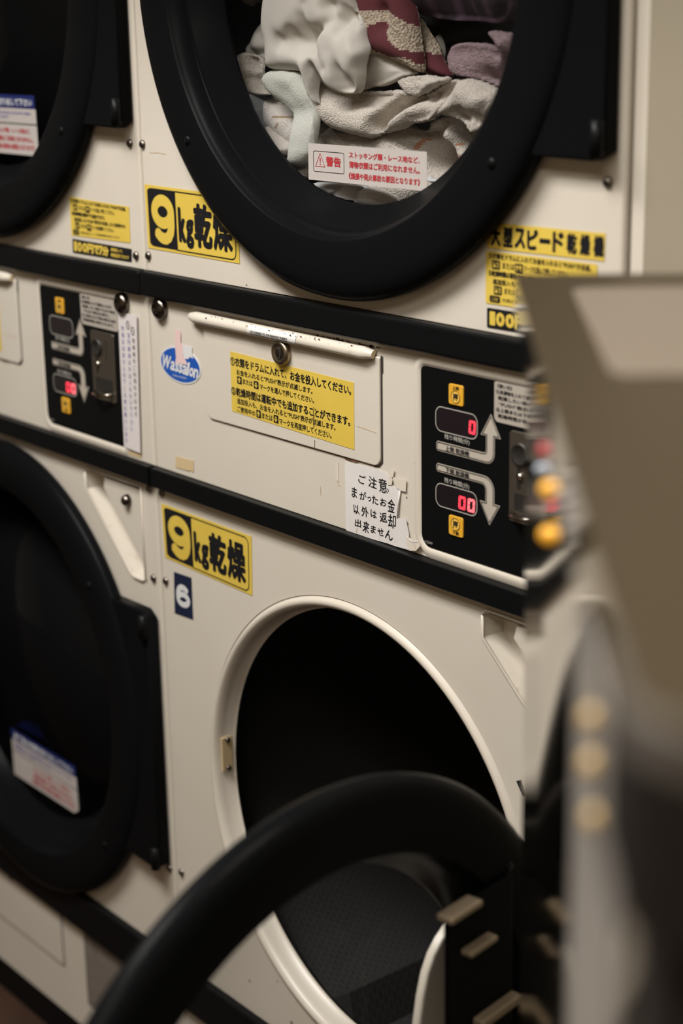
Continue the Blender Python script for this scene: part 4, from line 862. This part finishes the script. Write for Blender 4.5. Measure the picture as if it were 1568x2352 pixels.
def chaikin(p, n=2):
    for _ in range(n):
        q = []
        for i in range(len(p)):
            a, c = p[i], p[(i + 1) % len(p)]
            q += [(a[0] * .75 + c[0] * .25, a[1] * .75 + c[1] * .25), (a[0] * .25 + c[0] * .75, a[1] * .25 + c[1] * .75)]
        p = q
    return p
def seg_dist(P, A, B):
    d = B - A; t = np.clip(((P - A) @ d) / max(d @ d, 1e-12), 0, 1)
    return np.linalg.norm(P - (A + t[:, None] * d), axis=1)
def poly_dist(P, poly, closed=True):
    q = np.array(poly); D = np.full(len(P), 9.0)
    for i in range(len(q) if closed else len(q) - 1): D = np.minimum(D, seg_dist(P, q[i], q[(i + 1) % len(q)]))
    return D
def inside(P, poly):
    q = np.array(poly); c = np.zeros(len(P), bool); j = len(q) - 1
    for i in range(len(q)):
        xi, zi = q[i]; xj, zj = q[j]
        if zi != zj: c ^= ((zi > P[:, 1]) != (zj > P[:, 1])) & (P[:, 0] < (xj - xi) * (P[:, 1] - zi) / (zj - zi) + xi)
        j = i
    return c
def wob(P, k, amp, seed):
    r = np.random.RandomState(seed); o = np.zeros(len(P))
    for i in range(5):
        a = r.uniform(0, PI); f = k * r.uniform(.6, 1.7); ph = r.uniform(0, 6)
        o += np.sin((P[:, 0] * math.cos(a) + P[:, 1] * math.sin(a)) * f + ph) / 5
    return o * amp
def garment(key, name, mats, label, cat, group=None, h=.0021, wave=(70, .006), fuzz=0.0, edge=.020, seed=1, smooth_poly=2):
    d = G[key]; poly = chaikin(d['poly'], smooth_poly); q = np.array(poly)
    x0, z0 = q.min(0) - h; x1, z1 = q.max(0) + h
    z1 = min(z1, .19)
    nx = int((x1 - x0) / h) + 2; nz = int((z1 - z0) / h) + 2
    gx, gz = np.meshgrid(x0 + np.arange(nx) * h, z0 + np.arange(nz) * h)
    P = np.stack([gx.ravel(), gz.ravel()], 1)
    ins = inside(P, poly).reshape(nz, nx)
    cell = ins[:-1, :-1] | ins[1:, :-1] | ins[:-1, 1:] | ins[1:, 1:]
    used = np.zeros((nz, nx), bool)
    used[:-1, :-1] |= cell; used[1:, :-1] |= cell; used[:-1, 1:] |= cell; used[1:, 1:] |= cell
    idx = -np.ones((nz, nx), int); idx[used] = np.arange(used.sum())
    P = P.reshape(nz, nx, 2)[used]; I = ins[used]
    out = np.where(~I)[0]                                    # pull the outer ring onto the outline
    for i in out:
        best = (9, None)
        A = q; B = np.roll(q, -1, 0); dd = B - A
        t = np.clip(((P[i] - A) * dd).sum(1) / np.maximum((dd * dd).sum(1), 1e-12), 0, 1); C_ = A + t[:, None] * dd
        k = np.argmin(((C_ - P[i]) ** 2).sum(1)); P[i] = C_[k]
    D = poly_dist(P, poly); D[out] = 0
    if fuzz:
        r = np.random.RandomState(seed + 50); P[out] += r.normal(0, fuzz, (len(out), 2))
    e = np.clip(D / edge, 0, 1); bulge = d['ht'] * np.sqrt(np.maximum(0, 1 - (1 - e) ** 2))
    y = d['ymid'] - bulge
    soft = np.clip(D / .012, 0, 1)
    y = y + wob(P, wave[0], wave[1], seed) * soft + wob(P, wave[0] * 2.6, wave[1] * .35, seed + 7) * soft
    for line, depth, width in d['creases']:
        dl = poly_dist(P, line, False); y = y + 1.7 * depth * np.exp(-(dl / (width * .75)) ** 2) * np.clip(D / .004, .3, 1)
    if fuzz: y = y + np.random.RandomState(seed + 9).normal(0, fuzz * .5, len(P)) * soft
    lim = .0262; y = np.where(y < lim + .006, lim + .006 * np.exp((y - lim - .006) / .006), y)
    yb = np.maximum(d['ymid'] + .22 * bulge, y + .0012)
    n = len(P)
    V = [(P[i, 0], y[i], P[i, 1]) for i in range(n)] + [(P[i, 0], yb[i], P[i, 1]) for i in range(n)]
    mb = MB(); cells = np.argwhere(cell)
    cen = np.array([[x0 + (c + .5) * h, z0 + (r + .5) * h] for r, c in cells])
    which = np.zeros(len(cells), int); names = [mats[0]]
    for pm, pp_ in d['pat']:
        nm = mats[1]
        if nm not in names: names.append(nm)
        which[inside(cen, chaikin(pp_, 1))] = names.index(nm)
    mb.v = V; mb.ml = names; edges = {}
    for (r, c), wm in zip(cells, which):
        a, b2, c2, d2 = idx[r, c], idx[r, c + 1], idx[r + 1, c + 1], idx[r + 1, c]
        mb.f.append((a, b2, c2, d2)); mb.m.append(int(wm)); mb.sm.append(True)
        mb.f.append((a + n, d2 + n, c2 + n, b2 + n)); mb.m.append(0); mb.sm.append(True)
        for u, v in ((a, b2), (b2, c2), (c2, d2), (d2, a)):
            if (v, u) in edges: del edges[(v, u)]
            else: edges[(u, v)] = 1
    for (u, v) in edges: mb.f.append((v, u, u + n, v + n)); mb.m.append(0); mb.sm.append(True)
    cx, cz = q.mean(0)
    return tag(mb.build(name, origin=(cx, d['ymid'], min(cz, .1))), label, cat, group)
TW = 'white terry towels in the upper drum'
garment('shirt', 'shirt', ['shirt_white'], 'smooth white knit shirt hanging in front, knotted in the middle of the window', 'shirt', wave=(85, .008), seed=3)
garment('shirt_body', 'undershirt', ['shirt_white'], 'smooth white cloth bulging right of the knotted shirt, under the maroon pattern', 'shirt', wave=(55, .004), seed=5)
garment('sleeve', 'shirt_sleeve', ['shirt_white'], 'white shirt sleeve with a stitched cuff at the upper left of the window', 'shirt', wave=(80, .004), seed=6)
garment('mint', 'towel', ['mint_terry'], 'pale mint towel hanging straight down left of the middle', 'towel', wave=(60, .004), seed=8, edge=.014)
garment('crumple', 'washcloth', ['terry_cream'], 'crumpled cream cloth squashed against the left rim of the glass', 'cloth', wave=(120, .006), seed=9)
garment('marked', 'towel', ['terry_white', 'brown_thread'], 'white towel with a brown corner line, left of the mint towel', 'towel', TW, wave=(90, .004), fuzz=.0004, seed=11)
garment('terrylow', 'towel', ['terry_white'], 'small white towel fold at the lower left rim of the glass', 'towel', TW, wave=(90, .004), fuzz=.0004, seed=12)
garment('greycloth', 'cloth', ['grey_fabric'], 'dark grey cloth patch in the gap at the left rim', 'cloth', seed=13)
garment('underlabel', 'towel', ['terry_white'], 'white towel end just left of the warning label', 'towel', TW, wave=(90, .004), fuzz=.0004, seed=14)
garment('bigtowel', 'towel', ['terry_white'], 'large thick white towel rolled across the centre above the warning label', 'towel', TW, wave=(48, .006), fuzz=.00045, seed=16, edge=.028)
garment('flap', 'towel', ['terry_white'], 'white towel corner folded over below the maroon pattern', 'towel', TW, wave=(90, .004), fuzz=.0004, seed=17)
garment('righttowel', 'towel', ['terry_white'], 'smooth white towel hump against the right rim, below the lilac towel', 'towel', TW, wave=(45, .006), fuzz=.0004, seed=19)
garment('striped', 'towel', ['terry_white', 'orange_trim'], 'white towel with orange-brown trim around and below the warning label', 'towel', TW, wave=(75, .005), fuzz=.00045, seed=21)
garment('cottonball', 'cloth', ['logo_white'], 'tiny bright white cloth end right of the warning label', 'cloth', wave=(160, .004), seed=22, edge=.006)
garment('whitecloth', 'handkerchief', ['logo_white'], 'creased white cotton cloth at the very bottom of the window', 'cloth', wave=(110, .005), seed=23, edge=.010)
garment('whitecloth2', 'handkerchief', ['logo_white'], 'flat white cotton cloth at the bottom, right of the creased one', 'cloth', wave=(80, .004), seed=24, edge=.010)
garment('maroon', 'patterned_towel', ['knit_cream', 'maroon'], 'cream towel with large maroon pattern at the top of the window', 'towel', wave=(60, .005), seed=26, smooth_poly=1)
garment('maroonflap', 'patterned_towel', ['knit_cream', 'maroon'], 'second maroon and cream towel fold, behind the first, towards the lilac towel', 'towel', wave=(70, .004), seed=27, smooth_poly=1)
garment('whiteedge', 'cloth', ['shirt_white'], 'thin white hem edge standing right of the maroon pattern', 'cloth', wave=(60, .001), seed=28, edge=.004)
garment('lilac', 'towel', ['lilac_terry'], 'lilac towel at the right rim of the window', 'towel', wave=(70, .006), fuzz=.0004, seed=30)
garment('plaid', 'plaid_shirt', ['plaid'], 'dark purple plaid shirt at the top right of the window', 'shirt', wave=(50, .005), seed=31)
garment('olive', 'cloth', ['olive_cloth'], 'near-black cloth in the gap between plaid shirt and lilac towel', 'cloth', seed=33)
garment('redtop', 'patterned_towel', ['knit_cream', 'maroon'], 'scrap of maroon and cream towel at the top left of the window', 'towel', seed=35)

# ---------------------------------------------------------------- low steel machine in the right foreground
PF = Vector((.85433, -.26077)); CA = Vector((.73977, -.67287)); CB = Vector((.67287, .73977)); ZT = -.1574
def cw(a, b): p = PF + CA * a + CB * b; return (p.x, p.y)
def plan(a0, a1, b0, b1, r):          # r = radii at (a0,b0), (a1,b0), (a1,b1), (a0,b1)
    return [cw(p[0], p[1]) for p in rrect(a0, a1, b0, b1, r, 8)]
def slab(mb, pl, z0, z1, m, edge=0.0, bottom=True):
    n = len(pl); rings = [(pl, z0)]
    if edge:
        for k in range(4):
            t = k / 3 * PI / 2; rings.append((inset(pl, edge * (1 - math.cos(t))), z1 - edge * (1 - math.sin(t))))
    else: rings.append((pl, z1))
    for (p, za), (q, zb) in zip(rings, rings[1:]):
        mb.add([(x[0], x[1], za) for x in p] + [(x[0], x[1], zb) for x in q], [(i, (i + 1) % n, (i + 1) % n + n, i + n) for i in range(n)], m, True)
    mb.add([(x[0], x[1], z1) for x in rings[-1][0]], [tuple(range(n))], m)
    if bottom: mb.add([(x[0], x[1], z0) for x in pl], [tuple(range(n))[::-1]], m)
cab = root('steel_washer', 'polished steel washing machine with khaki top, blurred along the right edge', 'washing machine', (PF.x + .3, PF.y - .1, FLOOR))
mb = MB(); slab(mb, plan(0, .650, 0, .33, (.004, .001, .001, .004)), FLOOR, ZT - .012, 'steel'); mb.build('cabinet_shell', cab)
mb = MB(); slab(mb, plan(.6505, .712, 0, .33, (.001, .026, .026, .001)), FLOOR, ZT - .012, 'dark_plate'); lab(mb.build('front_housing', cab), 'dark front housing')
mb = MB(); lo = plan(0, .7125, -.0005, .3305, (.004, .027, .027, .004)); hi = plan(-.004, .7165, -.0082, .334, (.004, .030, .030, .004)); n = len(lo)
for (p, za), (q, zb) in (((lo, ZT - .036), (hi, ZT - .024)), ((hi, ZT - .024), (hi, ZT - .0015))):
    mb.add([(x[0], x[1], za) for x in p] + [(x[0], x[1], zb) for x in q], [(i, (i + 1) % n, (i + 1) % n + n, i + n) for i in range(n)], 'steel', True)
mb.build('lid_rim', cab)
mb = MB(); slab(mb, hi, ZT - .0015, ZT, 'khaki_steel', .001); lab(mb.build('top_panel', cab), 'khaki top panel')
mb = MB(); slab(mb, plan(.060, .316, .0225, .300, (.012, .016, .016, .012)), ZT, ZT + .0012, 'pale_beige', .0006); lab(mb.build('top_patch', cab), 'pale beige rectangle on the khaki top')  # thin pale rectangle laid over part of the khaki top
mb = MB(); slab(mb, plan(.640, .7180, -.0097, .3355, (.001, .031, .031, .001)), ZT - .0135, ZT - .0022, 'grey_plate'); lab(mb.build('front_band', cab), 'grey band under the front edge of the top')
mb = MB(); slab(mb, plan(.640, .7176, -.0093, .3350, (.001, .0305, .0305, .001)), ZT - .060, ZT - .0136, 'dark_plate'); slab(mb, plan(.7120, .7180, .026, .300, .001), FLOOR + .05, ZT - .060, 'dark_plate'); lab(mb.build('front_panel', cab), 'dark front panel')
def dome(a, z, r, m):
    mb = MB(); c = Vector((*cw(a, 0), z)); n_ = Vector((-CB.x, -CB.y, 0)); t_ = Vector((CA.x, CA.y, 0)); vs = []
    for i in range(9):
        th = i / 8 * PI / 2
        for k in range(20):
            ph = 2 * PI * k / 20; vs.append(c + n_ * (r * 1.1 * math.sin(th)) + (t_ * math.cos(ph) + Vector((0, 0, 1)) * math.sin(ph)) * (r * math.cos(th) + 1e-5))
    mb.add(vs, [(i * 20 + k, i * 20 + (k + 1) % 20, (i + 1) * 20 + (k + 1) % 20, (i + 1) * 20 + k) for i in range(8) for k in range(20)], m, True)
    return mb.build('push_button', cab)
for a, z, r, m_, c_ in ((.205, -.2184, .0036, 'lamp_red', 'red'), (.170, -.2384, .0032, 'lamp_blue', 'pale blue'), (.241, -.2300, .0046, 'lamp_amber', 'amber'), (.243, -.2535, .0046, 'lamp_amber', 'amber'),
                      (.524, -.2346, .0050, 'lamp_pale', 'pale amber'), (.528, -.2499, .0050, 'lamp_pale', 'pale amber'), (.541, -.2640, .0046, 'lamp_pale', 'pale amber')):
    lab(dome(a, z, r, m_), c_ + ' push button')
mb = MB(); mb.add([(*cw(a, b), z) for b in (-.0012, .0005) for a, z in ((.440, -1.05), (.610, -1.05), (.610, -.228), (.580, -.212), (.480, -.212), (.440, -.228))], [(0, 1, 2, 3, 4, 5), (11, 10, 9, 8, 7, 6)] + [(i, i + 6, (i + 1) % 6 + 6, (i + 1) % 6) for i in range(6)], 'pale_strip'); lab(mb.build('button_strip', cab), 'pale upright strip carrying amber buttons')
